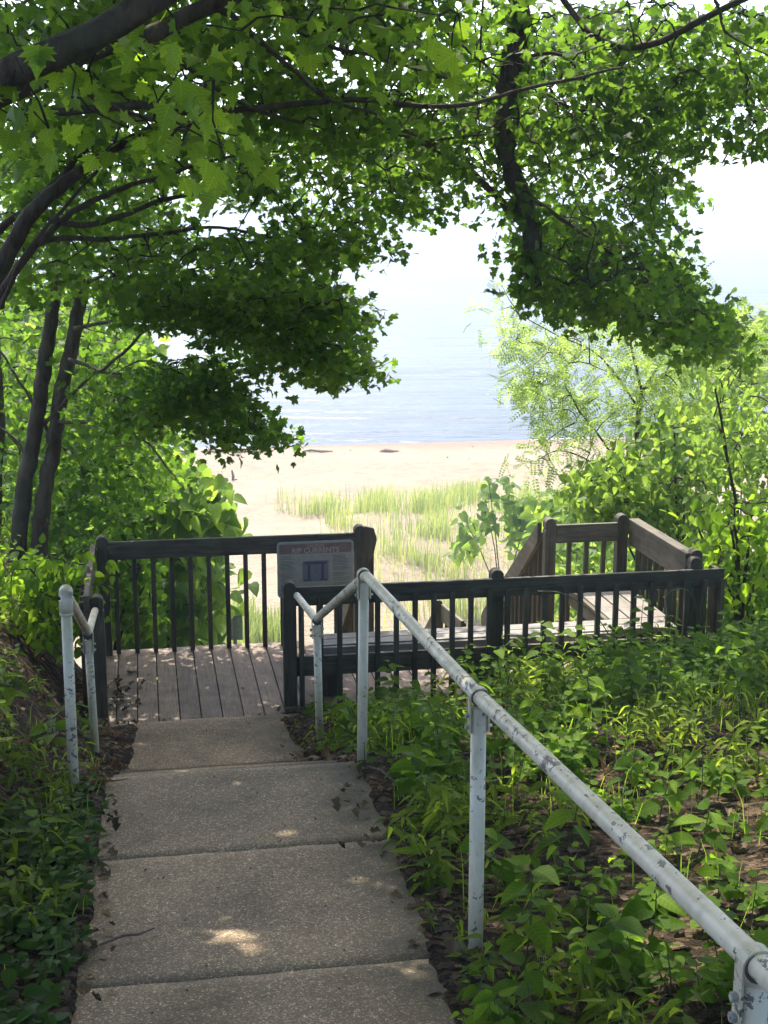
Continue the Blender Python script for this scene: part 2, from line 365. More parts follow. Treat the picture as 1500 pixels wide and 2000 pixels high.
# ------------------------------------------------------------------ concrete path: slabs and steps
path = tag(empty('path', W(.335, 4, 1.07), A), kind='structure')
P0 = (.335, 4, 1.07)
def slab(name, s0, s1, t0, t1, z0, z1, th=.12):
    """slab with slightly worn, wavy edges; z0 at t0, z1 at t1"""
    g = .004; nx, ny = 22, 18; V = []; T = []
    for iy in range(ny+1):
        for ix in range(nx+1):
            s = s0 + (s1-s0)*ix/nx; t = t0+g + (t1-t0-2*g)*iy/ny; z = z0+(z1-z0)*iy/ny
            if ix in (0, nx): s += .012*noise.noise(Vector((s, t*6, 1)))
            if iy in (0, ny): t += .006*noise.noise(Vector((s*8, t, 1)))
            z += .006*noise.noise(Vector((s*2, t*2, 0)))
            if ix in (0, nx) or iy in (0, ny): z -= .004
            V.append((s-P0[0], t-P0[1], z-P0[2]))
    q = nx+1
    for iy in range(ny):
        for ix in range(nx): a = iy*q+ix; T.append((a, a+1, a+q+1, a+q))
    edge = [ix for ix in range(nx+1)] + [iy*q+nx for iy in range(1, ny+1)] + [ny*q+ix for ix in range(nx-1, -1, -1)] + [iy*q for iy in range(ny-1, 0, -1)]
    b = len(V); V += [(V[e][0], V[e][1], V[e][2]-th) for e in edge]; m_ = len(edge)
    for k in range(m_): T.append((edge[k], b+k, b+(k+1) % m_, edge[(k+1) % m_]))
    me = np_mesh(name, V, T, True); link(name, me, M_CONC, path)
zs = lambda t: path_z(t)
for t0, t1 in ((.5, 1.66), (1.66, 2.83), (2.83, 4.0), (4.0, 5.17), (5.17, 6.35)):
    slab('slab', -.30, .98, t0, t1, zs(t0), zs(t1))
for k_ in range(3):
    slab('step', -.30, .98, 6.34+.54*k_, 6.90+.54*k_, .80-.2167*(k_+1)+.02, .80-.2167*(k_+1), .2)
slab('slab', -.30, .98, 7.97, 9.10, .145, .05)

# ------------------------------------------------------------------ deck
deck = tag(empty('wooden_deck', W(1.9, 10, 0), A), 'low weathered plank deck at the foot of the concrete path, above the beach', 'deck')
D0 = Vector((1.9, 10, 0))
plank_cache = {}
for k_ in range(31):
    s0 = -.42 + k_*.1475; t0, t1 = 9.09 + random.uniform(-.012, .012), 10.92 + random.uniform(-.01, .01)
    if s0 > .9: t0 = 9.33
    mb = MB().box(0, .1405, t0-10, t1-10, -.038, random.uniform(-.002, .002))
    mb.build('plank', M_PLANK, deck, (s0-1.9, 0, 0), bevel=.004)
MB().box(-2.32, 2.25, .925, .965, -.25, -.045).build('fascia', M_DARKX, deck)
MB().box(-2.32, -.98, -.905, -.868, -.22, -.042).build('fascia', M_DARKX, deck)
MB().box(-.93, 2.25, -.71, -.672, -.22, -.042).build('fascia', M_DARKX, deck)
for s_ in (-2.2, -1.2, 0, 1.2, 2.2): MB().box(s_-.02, s_+.02, -.66, .92, -.2, -.042).build('joist', M_DARKX, deck)

def post_mesh(h, low=-.25, wd=.092):
    key = ('post', round(h, 3), round(low, 3), wd)
    if key in plank_cache: return plank_cache[key]
    r = wd/2; pts = [(-r, low), (r, low), (r, h-.105), (r-.008, h-.1), (r-.008, h-.09), (r, h-.085), (r, h-.04)]
    pts += [(r*math.cos(a), h-.04+.04*math.sin(a)) for a in np.linspace(.25, math.pi-.25, 9)]
    pts += [(-r, h-.04), (-r, h-.085), (-r+.008, h-.09), (-r+.008, h-.1), (-r, h-.105)]
    me = MB().prism(pts, 1, -r, r).mesh('post'); plank_cache[key] = me; return me
def bal_mesh(z0, z1, wd=.036):
    key = ('bal', round(z0, 3), round(z1, 3), wd)
    if key not in plank_cache: plank_cache[key] = MB().box(-wd/2, wd/2, -wd/2, wd/2, z0, z1).mesh('baluster')
    return plank_cache[key]
class Rail:
    def __init__(self, s0, t0, label, name='railing', group='dark wooden railings round the deck'):
        self.o = Vector((s0, t0, 0)); self.r = tag(empty(name, W(s0, t0, 0), A), label, 'railing', group)
    def post(self, s, t, h, low=-.25, wd=.092): return link('post', post_mesh(h, low, wd), M_DARK, self.r, Vector((s, t, 0))-self.o, .004)
    def bal(self, s, t, z0, z1, dz=0): return link('baluster', bal_mesh(z0, z1), M_DARK, self.r, Vector((s, t, dz))-self.o, .003)
    def box(self, name, s0, s1, t0, t1, z0, z1, mat):
        return MB().box(s0-self.o.x, s1-self.o.x, t0-self.o.y, t1-self.o.y, z0, z1).build(name, mat, self.r, bevel=.005)
    def tilt(self, name, s0, s1, ta, tb, za, zb, h, mat, M0=None, round_far=False, round_near=False):
        """board running along t, top edge from (ta, za) to (tb, zb)"""
        o = self.o; pts = [(ta-o.y, za-h), (ta-o.y, za), (tb-o.y, zb), (tb-o.y, zb-h)]
        if round_far: pts = [(ta-o.y, za-h), (ta-o.y, za), (tb-o.y-.02, zb), (tb-o.y+.03, zb-h*.35), (tb-o.y+.03, zb-h*.8), (tb-o.y-.05, zb-h*1.15), (tb-o.y-.2, zb-h)]
        return MB().prism(pts, 0, s0-o.x, s1-o.x).build(name, mat, self.r, bevel=.005)
# far railing with the sign on it
R = Rail(.65, 10.82, 'long dark railing on the lake side of the deck that carries the warning sign')
R.post(-.37, 10.82, .975); R.post(1.68, 10.82, .985)
R.box('top_rail', -.325, 1.636, 10.765, 10.803, .785, .93, M_DARKX)
for k_ in range(13): R.bal(-.275 + k_*.1468, 10.825, -.2, .90)
# far right short railing
R = Rail(3.6, 10.82, 'short dark railing between two posts at the far right of the deck')
R.post(3.28, 10.82, .985); R.post(3.905, 10.82, .995)
R.box('top_rail', 3.326, 3.857, 10.765, 10.803, .775, .93, M_DARKX)
for k_ in range(3): R.bal(3.455 + k_*.15, 10.825, -.2, .90)
# near railing
R = Rail(2.5, 9.42, 'near dark railing in front of the bench, with balusters down into the plants')
R.post(.955, 9.40, .915); R.post(2.47, 9.44, .93); R.post(4.0, 9.47, .95)
R.box('top_rail', 1.003, 4.20, 9.375, 9.412, .735, .87, M_DARKX)
R.box('lower_rail', 1.003, 4.08, 9.375, 9.410, .215, .36, M_DARKX)
for k_ in range(24):
    s_ = 1.035 + k_*.1365
    if abs(s_-2.47) > .06: R.bal(s_, 9.356, -.12, .80)
# right side railing
R = Rail(4.03, 10.1, 'sloping-looking side railing on the right edge of the deck behind the bench')
R.tilt('top_rail', 3.955, 3.993, 9.53, 10.77, .93, .93, .19, M_DARKY)
R.box('cap_rail', 3.95, 4.04, 9.52, 10.775, .932, .962, M_DARKY)
for k_ in range(9): R.bal(4.013, 9.6 + k_*.137, -.15, .90)
R.post(4.03, 9.545, .99); R.box('corner_board', 4.155, 4.19, 9.42, 9.56, -.1, .86, M_DARK)
# left side railing
R = Rail(-.4, 10.1, 'left side railing seen edge on behind the upright post')
R.post(-.375, 9.40, .875)
R.box('top_rail', -.46, -.422, 9.3, 10.86, .74, .90, M_DARKY)
for k_ in range(9): R.bal(-.48, 9.45 + k_*.15, -.15, .82)
# curved board end left of the railing, coloured pale as if sky-lit
mb = MB()
pr = [(0, .38), (-.045, .42), (-.075, .58), (-.07, .72), (-.04, .86), (0, .95), (.02, .93), (.005, .72), (.012, .5)]
mb.prism([(x, z) for x, z in pr], 1, -.02, .02)
mb.build('curved_bracket', M_PALE, R.r, Vector((-.455, 10.0, 0))-R.o, bevel=.004)
# stairs to the beach: side railings and treads
def flight(label, s, ta, tb, za, zb, n, lp=.9, mat=M_DARKY, g=None):
    R = Rail(s, ta, label, 'stair_railing', 'stair railings going down to the beach')
    R.tilt('top_rail', s-.019, s+.019, ta, tb, za, zb, .17, mat, round_far=True)
    for k_ in range(n):
        t = ta+.1+(tb-ta-.2)*k_/(n-1); z = za+(zb-za)*(t-ta)/(tb-ta)-.04
        link('baluster', bal_mesh(-lp, 0), M_DARK, R.r, Vector((s+.038, t, z))-R.o, .003)
    return R
R = flight('stair railing going down to the beach behind the warning sign', 1.77, 10.9, 12.75, .93, -.33, 12)
MB().prism([(0, .62), (.07, .72), (.1, .86), (.075, .95), (0, .97)], 1, -.02, .02).build('curved_bracket', M_DARK, R.r, Vector((-.045, -.06, 0)), bevel=.004)
flight('stair railing dropping away from the short far right railing', 3.22, 10.9, 12.78, .93, -.37, 13)
R = flight('landing railing lower down the beach stairs', 3.04, 12.9, 13.9, -.50, -.59, 8)
R.post(3.0-3.04+3.04, 13.9, -.55, -2.2)
flight('lowest stair railing seen through the near balusters', 3.04, 13.98, 15.8, -.60, -1.85, 12)
st = tag(empty('wooden_stairs', W(2.5, 10.95, 0), A), 'wooden stairs leading down from the gap in the far railing', 'stairs')
for k_ in range(7):
    MB().box(-.7, .7, .02+.265*k_, .29+.265*k_, -.19*(k_+1)-.038, -.19*(k_+1)).build('tread', M_PLANK, st)
MB().box(-.75, .75, 1.9, 3.0, -1.45, -1.41).build('landing', M_PLANK, st)
# benches
be = tag(empty('bench', W(2.3, 9.65, 0), A), 'pale grey plank bench running along behind the near railing', 'bench')
for k_, (a_, b_) in enumerate(((9.50, 9.63), (9.64, 9.77))):
    MB().box(1.17-2.3, 3.90-2.3, a_-9.65, b_-9.65, .365, .402).build('seat_board', M_BENCHX, be, bevel=.005)
MB().box(1.19-2.3, 3.42-2.3, 9.46-9.65, 9.495-9.65, .33, .392).build('front_board', M_BENCHX, be, bevel=.005)
for s_ in (1.27, 2.4, 3.3): MB().box(s_-2.3-.07, s_-2.3+.07, 9.52-9.65, 9.74-9.65, 0.003, .362).build('leg', M_DARK, be, bevel=.004)
be = tag(empty('bench', W(3.7, 10.2, 0), A), 'pale grey plank bench along the right side railing, meeting the other bench', 'bench')
for k_, (a_, b_) in enumerate(((3.47, 3.615), (3.63, 3.775), (3.79, 3.93))):
    MB().box(a_-3.7, b_-3.7, 9.78-10.2, 10.74-10.2, .365, .402).build('seat_board', M_BENCHY, be, bevel=.005)
MB().box(3.43-3.7, 3.465-3.7, 9.80-10.2, 10.72-10.2, .26, .395).build('edge_board', M_DARKY, be, bevel=.005)
for t_ in (9.95, 10.6): MB().box(-.2, .2, t_-10.2-.045, t_-10.2+.045, 0.003, .362).build('leg', M_DARK, be, bevel=.004)

# ------------------------------------------------------------------ warning sign
M_SB = m_simple('faded_sign_face', (.33, .32, .25), .5, 0, 30, .1, .0005); M_SR = m_simple('faded_sign_red', (.21, .14, .115), .5, 0, 30, .1, .0005)
M_ST = m_simple('faded_sign_letters', (.42, .35, .28), .5, 0, 30, .05, .0005); M_SL = m_simple('faded_sign_print', (.15, .15, .125), .5, 0, 30, .05, .0005)
M_SBL = m_simple('faded_sign_blue', (.17, .175, .19), .5, 0, 30, .1, .0005); M_SDB = m_simple('faded_sign_dark_blue', (.075, .08, .115), .5, 0, 30, .1, .0005)
M_SE = m_simple('sign_aluminium_edge', (.42, .42, .38), .4)
sg = tag(empty('warning_sign', W(1.31, 10.745, .42), A), 'faded red and grey RIP CURRENTS caution sign fixed to the far railing', 'sign')
def rr(x0, x1, z0, z1, r):
    P = []
    for cx, cz, a0 in ((x1-r, z1-r, 0), (x0+r, z1-r, 90), (x0+r, z0+r, 180), (x1-r, z0+r, 270)):
        for k in range(5): a = math.radians(a0+22.5*k); P.append((cx+r*math.cos(a), cz+r*math.sin(a)))
    return P
MB().prism(rr(-.31, .31, 0, .462, .03), 1, 0, .008).build('sign_plate', M_SE, sg)
MB().prism(rr(-.302, .302, .008, .454, .024), 1, -.002, -.0005).build('sign_face', M_SB, sg)
MB().prism(rr(-.292, .292, .362, .442, .012), 1, -.0045, -.0025).build('red_band', M_SR, sg)
def text(txt, size, x, z, mat, parent=sg, bold=.002, y=-.006):
    cu = bpy.data.curves.new('lettering', 'FONT'); cu.body = txt; cu.size = size; cu.align_x = 'CENTER'; cu.extrude = .0006; cu.offset = bold
    cu.materials.append(mat); o = bpy.data.objects.new('lettering', cu); C.objects.link(o); o.parent = parent
    o.location = (x, y, z); o.rotation_euler = (math.pi/2, 0, 0)
    me = bpy.data.meshes.new_from_object(o); me.name = 'lettering'; bpy.data.objects.remove(o)
    if not me.materials: me.materials.append(mat)
    o = link('lettering', me, mat, parent, (x, y, z)); o.rotation_euler = (math.pi/2, 0, 0); return o
text('CAUTION', .032, 0, .415, M_ST, bold=.0006); text('RIP CURRENTS', .058, 0, .368, M_ST, bold=.0012)
lm = MB()
for x0, x1, za, zb, st_ in ((-.285, -.15, .34, .05, .011), (.14, .285, .34, .05, .011), (-.12, .12, .085, .03, .011)):
    z = za
    while z > zb:
        if random.random() > .14:
            L = (x1-x0)*random.uniform(.6, 1); lm.box(x0, x0+L, -.0035, -.0025, z-.0045, z)
        z -= st_*random.choice([1, 1, 1, 1.6])
lm.build('print_lines', M_SL, sg)
MB().prism(rr(-.105, .105, .13, .30, .004), 1, -.0045, -.0025).build('picture_panel', M_SBL, sg)
for sgn in (-1, 1):
    mb = MB(); mb.box(sgn*.055-.011, sgn*.055+.011, -.0065, -.005, .15, .27); mb.box(sgn*.065-.03, sgn*.065+.03, -.0062, -.0052, .135, .148)
    mb.build('picture_arrow', M_SDB, sg)
MB().box(-.09, .09, -.0062, -.005, .272, .292).build('picture_sea', M_SDB, sg)
for x in (-.28, .28):
    for z in (.03, .43): MB().tube([(x, -.006, z), (x, .02, z)], .006, 8).build('screw', M_DARKMETAL, sg)

# ------------------------------------------------------------------ pipe handrails
def handrail(label, s, pts, posts, start_elbow=False):
    o = Vector((s, pts[0][0], 0)); r = tag(empty('pipe_handrail', W(s, pts[0][0], 0), A), label, 'handrail', 'white painted pipe handrails')
    L = [Vector((0, t-o.y, z)) for t, z in pts]
    P = []
    for i_, p in enumerate(L):        # round the bends a little
        if 0 < i_ < len(L)-1:
            a_ = (L[i_-1]-p).normalized()*.06; b_ = (L[i_+1]-p).normalized()*.06
            for q in (0, .25, .5, .75, 1): P.append((p+a_)*(1-q)**2 + p*2*q*(1-q) + (p+b_)*q*q)
        else: P.append(p)
    if start_elbow:
        P = [Vector((0, -.0, L[0].z-.075)), Vector((0, .005, L[0].z-.03)), Vector((0, .03, L[0].z-.005))] + P[1:]
    MB().tube(P, .0242, 20).build('rail', M_PIPE, r, smooth=True)
    for k_, (t, ztop, zb) in enumerate(posts):
        y = t-o.y; lean = .02*math.sin(k_*2.1+s)
        MB().tube([(lean*.9, y, zb-.3), (0, y, ztop-.035)], .0245, 20).build('post', M_PIPE, r, smooth=True)
        if start_elbow and k_ == 0:
            MB().tube([(0, y, ztop-.1), (0, y, ztop-.085)], .031, 20).build('collar', M_PIPE, r, smooth=True)
            MB().tube([(0, y, ztop-.088), (0, y, ztop-.03), (0, y+.012, ztop-.006), (0, y+.04, ztop+.004), (0, y+.075, ztop-.006)], [.031, .032, .032, .031, .029], 20).build('elbow_fitting', M_PIPE, r, smooth=True)
            continue
        # strap yoke: ring over the rail, two flat tongues down the post, bolts
        yk = MB(); prof = []
        for a_ in np.linspace(-.15, math.pi+.15, 15): prof.append((.0275*math.cos(a_), .0275*math.sin(a_)))
        out_ = [(x*1.16, z*1.16) for x, z in prof]; prof = [(.0275, -.115)] + prof + [(-.0275, -.115)]; out_ = [(.0325, -.115)] + out_ + [(-.0325, -.115)]
        for q in range(len(prof)-1):
            yk.prism([prof[q], prof[q+1], out_[q+1], out_[q]], 1, -.016, .016)
        M_ = yk.build('yoke', M_PIPE, r, (0, y, ztop))
        MB().tube([(0, y-.019, ztop), (0, y-.0165, ztop)], .0285, 20).build('yoke_gap', M_DARKMETAL, r)
        for z in (-.06, -.098):
            MB().tube([(-.044, y, ztop+z), (.044, y, ztop+z)], .0055, 8).build('bolt', M_PIPE, r)
            MB().tube([(-.043, y, ztop+z), (-.034, y, ztop+z)], .0095, 6).build('nut', M_STEEL, r)
    return r
handrail('long chipped white pipe handrail running from the near right down to the deck', 1.0,
         [(.6, 2.29), (2.0, 2.165), (4.01, 1.945), (6.24, 1.765), (8.22, .975), (9.30, .835)],
         [(2.02, 2.16, 1.25), (4.01, 1.945, 1.02), (6.31, 1.75, .78), (8.17, .985, .2)])
handrail('short white pipe handrail on the left with a rounded elbow on top of its post', -.385,
         [(6.22, 1.745), (8.20, .965), (9.28, .80)], [(6.22, 1.745, .85), (8.14, .975, .22)], True)

# ------------------------------------------------------------------ leaf clouds
def fan(outline, fold=.15, droop=.0):
    """flat leaf in x (width), y (length); fan from the midrib centre"""
    V = [(0.0, .45, 0.0)] + [(x, y, abs(x)*fold - droop*y*y) for x, y in outline]
    V[0] = (0, .45, -droop*.2); n = len(outline)
    return np.array(V, float), np.array([(0, 1+i, 1+(i+1) % n) for i in range(n)])
half = [(0, 0), (.12, .10), (.34, .02), (.27, .16), (.55, .28), (.42, .38), (.62, .62), (.40, .56), (.24, .55), (.30, .72), (.20, .76), (.12, .86)]
MAPLE = fan(half + [(0, 1.05)] + [(-x, y) for x, y in half[:0:-1]], .18, .22)
half2 = [(0, 0), (.33, .03), (.29, .2), (.6, .38), (.46, .48), (.5, .7), (.22, .62), (.18, .82)]
MAPLE_LO = fan(half2 + [(0, 1.05)] + [(-x, y) for x, y in half2[:0:-1]], .15, .2)
ho = [(0, 0), (.2, .08), (.33, .3), (.3, .55), (.16, .82)]
OVATE = fan(ho + [(0, 1.0)] + [(-x, y) for x, y in ho[:0:-1]], .28, .3)
hh = [(0, 0), (.25, -.06), (.43, .12), (.42, .42), (.25, .75)]
HEART = fan(hh + [(0, 1.05)] + [(-x, y) for x, y in hh[:0:-1]], .25, .35)
QUAD = fan([(0, 0), (.5, .3), (.3, .8), (0, 1.0), (-.4, .7), (-.45, .25)], .2, .1)
CURL = fan([(0, 0), (.3, .12), (.42, .3), (.22, .5), (.3, .75), (0, 1.0), (-.2, .8), (-.45, .62), (-.2, .4), (-.38, .2)], .7, -.35)
LANCE = fan([(0, 0), (.12, .15), (.2, .4), (.12, .75), (0, 1.2), (-.12, .75), (-.2, .4), (-.12, .15)], .3, .45)
LOBED = fan([(0, 0), (.3, .05), (.25, .25), (.5, .4), (.28, .55), (.3, .75), (0, 1.0), (-.3, .75), (-.28, .55), (-.5, .4), (-.25, .25), (-.3, .05)], .25, .3)
def pinnate():
    V = []; T = []
    for k in range(7):
        y = .1+.13*k
        for sg_ in (-1, 1):
            b = len(V); d = sg_*.2*(1-.05*k); z = -.25*y*y
            V += [(sg_*.005, y, z), (d*.55, y-.045, z), (d, y+.03, z-.02), (d*.5, y+.065, z)]; T += [(b, b+1, b+2), (b, b+2, b+3)]
    b = len(V); V += [(-.006, 0, 0), (.006, 0, 0), (0, 1.0, -.25)]; T += [(b, b+1, b+2)]
    V += [(-.03, 1.0, -.25), (.03, 1.0, -.25), (0, 1.13, -.3)]; T += [(b+3, b+4, b+5)]
    return np.array(V, float), np.array(T)
LOCUST = pinnate()
def frames(n, up=.8, rnd=.8, outward=None, droop=.25):
    """random leaf orientation: columns x, y (length), z (normal)"""
    nrm = rng.normal(size=(n, 3))*rnd; nrm[:, 2] += up
    if outward is not None: nrm += outward
    nrm /= np.linalg.norm(nrm, axis=1)[:, None]
    y = rng.normal(size=(n, 3)); y[:, 2] -= droop*2; y -= (y*nrm).sum(1)[:, None]*nrm; y /= np.linalg.norm(y, axis=1)[:, None]
    x = np.cross(y, nrm); return np.stack([x, y, nrm], 2)
def leafuv(me, V):
    a = me.attributes.new('leaf_xy', 'FLOAT_VECTOR', 'POINT'); a.data.foreach_set('vector', np.ascontiguousarray(V, dtype=np.float32).ravel()); return me
def cloud_mesh(name, pos, R, size, tmpl):
    V, T = tmpl; n = len(pos); k = len(V)
    Vn = V[None]*np.stack([rng.uniform(.78, 1.15, n), np.ones(n), rng.uniform(-.3, 2.2, n)], 1)[:, None, :]
    P = np.einsum('nij,nkj->nki', R, Vn)*size[:, None, None] + pos[:, None, :]
    TT = T[None] + (np.arange(n)*k)[:, None, None]
    me = np_mesh(name, P.reshape(-1, 3), TT.reshape(-1, 3)); leafuv(me, np.tile(V, (n, 1))); return me
def leaf_parts(root, pos, R, size, tmpl, mat, nind, crown='crown', leafname='leaf'):
    """nearest nind leaves in view as objects of their own, the rest as one mass"""
    base = np.array(root.location); V, T = tmpl
    u, v, zc = project(pos); inside = (u > 0) & (u < 1500) & (v > 0) & (v < 2000)
    score = np.where(inside, size/zc, -1); order = np.argsort(-score)
    ind = [k for k in order[:nind] if score[k] > 0]
    if ind:
        mes = []
        for f_ in (.2, .9, 1.5, 2.1):
            me = leafuv(np_mesh(leafname, V*np.array([random.uniform(.82, 1.1), 1, f_]), T), V); me.materials.append(mat); mes.append(me)
        for k in ind:
            o = bpy.data.objects.new(leafname, random.choice(mes)); C.objects.link(o); o.parent = root
            M_ = Matrix([list(R[k][r_]*size[k]) + [pos[k][r_]-base[r_]] for r_ in range(3)] + [[0, 0, 0, 1]])
            o.matrix_local = M_
    keep = np.ones(len(pos), bool); keep[ind] = False
    if keep.sum():
        me = cloud_mesh(crown, pos[keep]-base, R[keep], size[keep], tmpl)
        o = link(crown, me, mat, root); o['kind'] = 'stuff'
def inpoly(x, y, poly):
    ins = False; n = len(poly)
    for i in range(n):
        x1, y1 = poly[i]; x2, y2 = poly[(i+1) % n]
        if (y1 > y) != (y2 > y) and x < (x2-x1)*(y-y1)/(y2-y1)+x1: ins = not ins
    return ins
def clumps(poly, n, Ya, Yb, holes=(), floor=None):
    """clump centres spread through the part of a crown that spans this outline, at depths Ya..Yb"""
    xs_ = [p[0] for p in poly]; ys_ = [p[1] for p in poly]; out = []; tries = 0
    while len(out) < n and tries < n*40:
        tries += 1
        u = random.uniform(min(xs_), max(xs_)); v = random.uniform(min(ys_), max(ys_))
        if not inpoly(u, v, poly) or any(((u-h[0])/h[2])**2+((v-h[1])/h[3])**2 < 1 for h in holes): continue
        Y = random.uniform(Ya, Yb); out.append(np.array(at(u, v, Y)))
    return out
def spray(centres, per, rad, flat=.45, size=(.08, .12), gap=0.0, keepfn=None, **kw):
    c = np.repeat(np.array(centres), per, axis=0); n = len(c)
    off = rng.normal(size=(n, 3)); nr_ = np.linalg.norm(off, axis=1); off *= (np.minimum(nr_, 1.75)/nr_)[:, None]*rad; off[:, 2] *= flat; off[:, 2] -= .35*np.hypot(off[:, 0], off[:, 1])
    pos = c+off; sz = rng.uniform(size[0], size[1], n)
    if keepfn is not None: k = keepfn(pos); pos, sz = pos[k], sz[k]
    if gap: k = np.array([noise.noise(Vector(q_)*1.9)+.6*noise.noise(Vector(q_)*4.1) > gap-1 for q_ in pos]); pos, sz = pos[k], sz[k]
    return pos, frames(len(pos), **kw), sz
def sun_holes(pos, spots):
    k = np.ones(len(pos), bool); s = np.array(SUNV)
    for p, r in spots:
        d = pos-np.array(p); along = d@s; perp = np.linalg.norm(d-along[:, None]*s, axis=1); k &= ~((perp < r) & (along > .1))
    return k
SPOTS = [(W(.22, 4.36, 1.05), .2), (W(.72, 4.78, .97), .11), (W(.5, 5.35, .9), .1), (W(2.4, 6.3, .9), .45), (W(3.2, 7.4, .7), .35), (W(1.8, 5.6, 1.), .35), (W(4.2, 7.0, .9), .4), (W(1.7, 6.9, .7), .3), (W(3.1, 5.6, 1.), .35), (W(2.6, 8.3, .5), .35), (W(4.6, 6.0, 1.), .3), (W(1.2, 3.7, 1.2), .12), (W(-.9, 7.6, .8), .15), (W(-.75, 5.6, 1), .1)]
keep = lambda p: sun_holes(p, SPOTS)
class Skeleton:
    """limbs plus twigs that join each clump to the nearest wood"""
    def __init__(self, root): self.root = root; self.nodes = []; self.base = Vector(root.location)
    def limb(self, name, pts, r0, r1, mat=None, k=10, wob=.25, anchor=True):
        P = smooth_path(pts, 5); rad = list(np.linspace(r0, r1, len(P)))
        P = [p + Vector((noise.noise(p*2.3+Vector((i_, 0, 0)))*.02, noise.noise(p*2.1)*.03, noise.noise(p*2.7)*.02)) for i_, p in enumerate(P)]
        MB().tube([p-self.base for p in P], rad, k, True, wob).build(name, mat or M_BARK, self.root, smooth=True)
        if anchor: self.nodes += [np.array(p) for p in P]
        return self
    def twigs(self, centres, r=.006, maxd=1.6, name='twigs', mat=None, lift=.12, k=4):
        mb = MB(); nodes = list(self.nodes); todo = [np.array(c) for c in centres]
        N0 = np.array(nodes); todo.sort(key=lambda c: np.min(np.linalg.norm(N0-c, axis=1)))
        for c in todo:
            A_ = np.array(nodes); d = np.linalg.norm(A_-c, axis=1); q = int(np.argmin(d))
            if d[q] < maxd:
                a_ = Vector(A_[q]); b_ = Vector(c); mid = (a_+b_)/2 + Vector((random.uniform(-.05, .05), random.uniform(-.05, .05), lift*d[q]*random.random()))
                rr_ = r*(1.5 if d[q] > .6 else 1); mb.tube([p-self.base for p in (a_, (a_+mid)/2+Vector((0, 0, .02)), mid, b_)], [rr_*1.5, rr_*1.2, rr_, rr_*.5], k, False); nodes.append(np.array(mid)); nodes.append(c)
            else: nodes.append(c)
        if mb.v: o = mb.build(name, mat or M_TWIG, self.root); o['kind'] = 'stuff'

def G(s, t): return ground_z(s, t)

# ---- tree 1: the near maple at the left whose limbs cross the top of the view
b0 = at(-420, 1250, 7.2); b0.z = G(*ST(b0.x, b0.y)) - .1
t1 = tag(empty('maple_tree', b0), 'big maple standing at the left edge whose thick limbs arch over the path', 'tree')
S = Skeleton(t1)
S.limb('trunk', [b0, at(-400, 900, 7.1), at(-380, 500, 6.8), at(-330, 330, 6.4)], .19, .13, k=14)
S.limb('limb', [at(-330, 330, 6.4), at(-150, 250, 5.8), at(0, 150, 5.5), at(170, 72, 5.5), at(330, -25, 5.6), at(520, -160, 5.9)], .068, .045, k=14)
S.limb('limb', [at(-300, 300, 6.5), at(0, 190, 6.3), at(190, 100, 6.3), at(290, 68, 6.3), at(400, 18, 6.4), at(560, -50, 6.6), at(800, -120, 7)], .048, .03, k=12)
S.limb('branch', [at(-300, 340, 7), at(-60, 245, 7), at(170, 212, 7), at(320, 208, 7), at(410, 215, 7.1), at(600, 204, 7.2), at(720, 196, 7.3), at(880, 205, 7.4), at(980, 185, 7.5), at(1090, 160, 7.6), at(1210, 133, 7.7)], .024, .007)
S.limb('branch', [at(400, 15, 6.4), at(450, 28, 6.5), at(520, 90, 6.7), at(590, 155, 6.9), at(650, 200, 7), at(740, 225, 7.2)], .017, .007)
S.limb('branch', [at(240, 60, 6.3), at(310, 95, 6.5), at(380, 140, 6.8), at(450, 190, 7), at(560, 235, 7.3), at(700, 270, 7.8)], .016, .006)
S.limb('branch', [at(60, 110, 5.6), at(120, 150, 6), at(230, 215, 6.3), at(330, 250, 6.6), at(430, 280, 6.9), at(520, 315, 7.2)], .013, .005)
S.limb('branch', [at(520, -60, 6.6), at(560, 40, 7), at(640, 90, 7.4), at(740, 115, 7.8), at(860, 150, 8.2), at(960, 200, 8.6)], .014, .006)
S.limb('branch', [at(560, 130, 8.2), at(700, 222, 8.7), at(830, 280, 9), at(900, 322, 9.2), at(965, 380, 9.4), at(1030, 450, 9.6), at(1110, 530, 9.8), at(1200, 600, 10), at(1320, 642, 10.2), at(1440, 690, 10.4)], .034, .011)
S.limb('branch', [at(700, 240, 8.7), at(820, 275, 8.8), at(930, 268, 8.9), at(1000, 262, 9)], .012, .005)
near_pts = [(60, 195), (35, 235), (95, 250), (70, 270), (140, 190), (200, 45), (215, 75), (300, 35), (345, 70), (330, 50), (170, 140), (180, 165), (100, 130), (30, 110), (20, 60), (400, 170), (385, 165), (420, 195), (350, 140), (270, 110), (280, 150),
            (465, 265), (440, 290), (400, 260), (330, 270), (345, 308), (440, 315), (370, 225), (300, 235), (250, 250), (520, 20), (470, 60), (600, 40), (660, 60), (840, 90), (860, 30), (900, 60), (880, 110), (700, 20), (755, 130)]
cn = [np.array(at(u, v, random.uniform(5.0, 6.6))) for u, v in near_pts]
p, R_, z = spray(cn, 5, .085, 1, (.075, .115), up=.5, rnd=.6, outward=np.array([0, -.7, 0]), droop=.9)
cB = clumps([(0, 0), (860, 0), (860, 250), (700, 260), (560, 230), (300, 215), (0, 260)], 290, 7.2, 10.5, holes=[(560, 90, 22, 30), (600, 110, 25, 22), (190, 15, 16, 16)])
cB += clumps([(0, -120), (1000, -120), (1000, 10), (0, 10)], 110, 6.2, 9)
p2, R2, z2 = spray(cB, 26, .2, .28, (.045, .078), .66, up=.7, rnd=.8, keepfn=keep)
S.twigs(cn+cB, .0045)
leaf_parts(t1, p, R_, z, MAPLE, ML_NEAR, 200)
leaf_parts(t1, p2, R2, z2, MAPLE_LO, ML_MAPLE, 90)

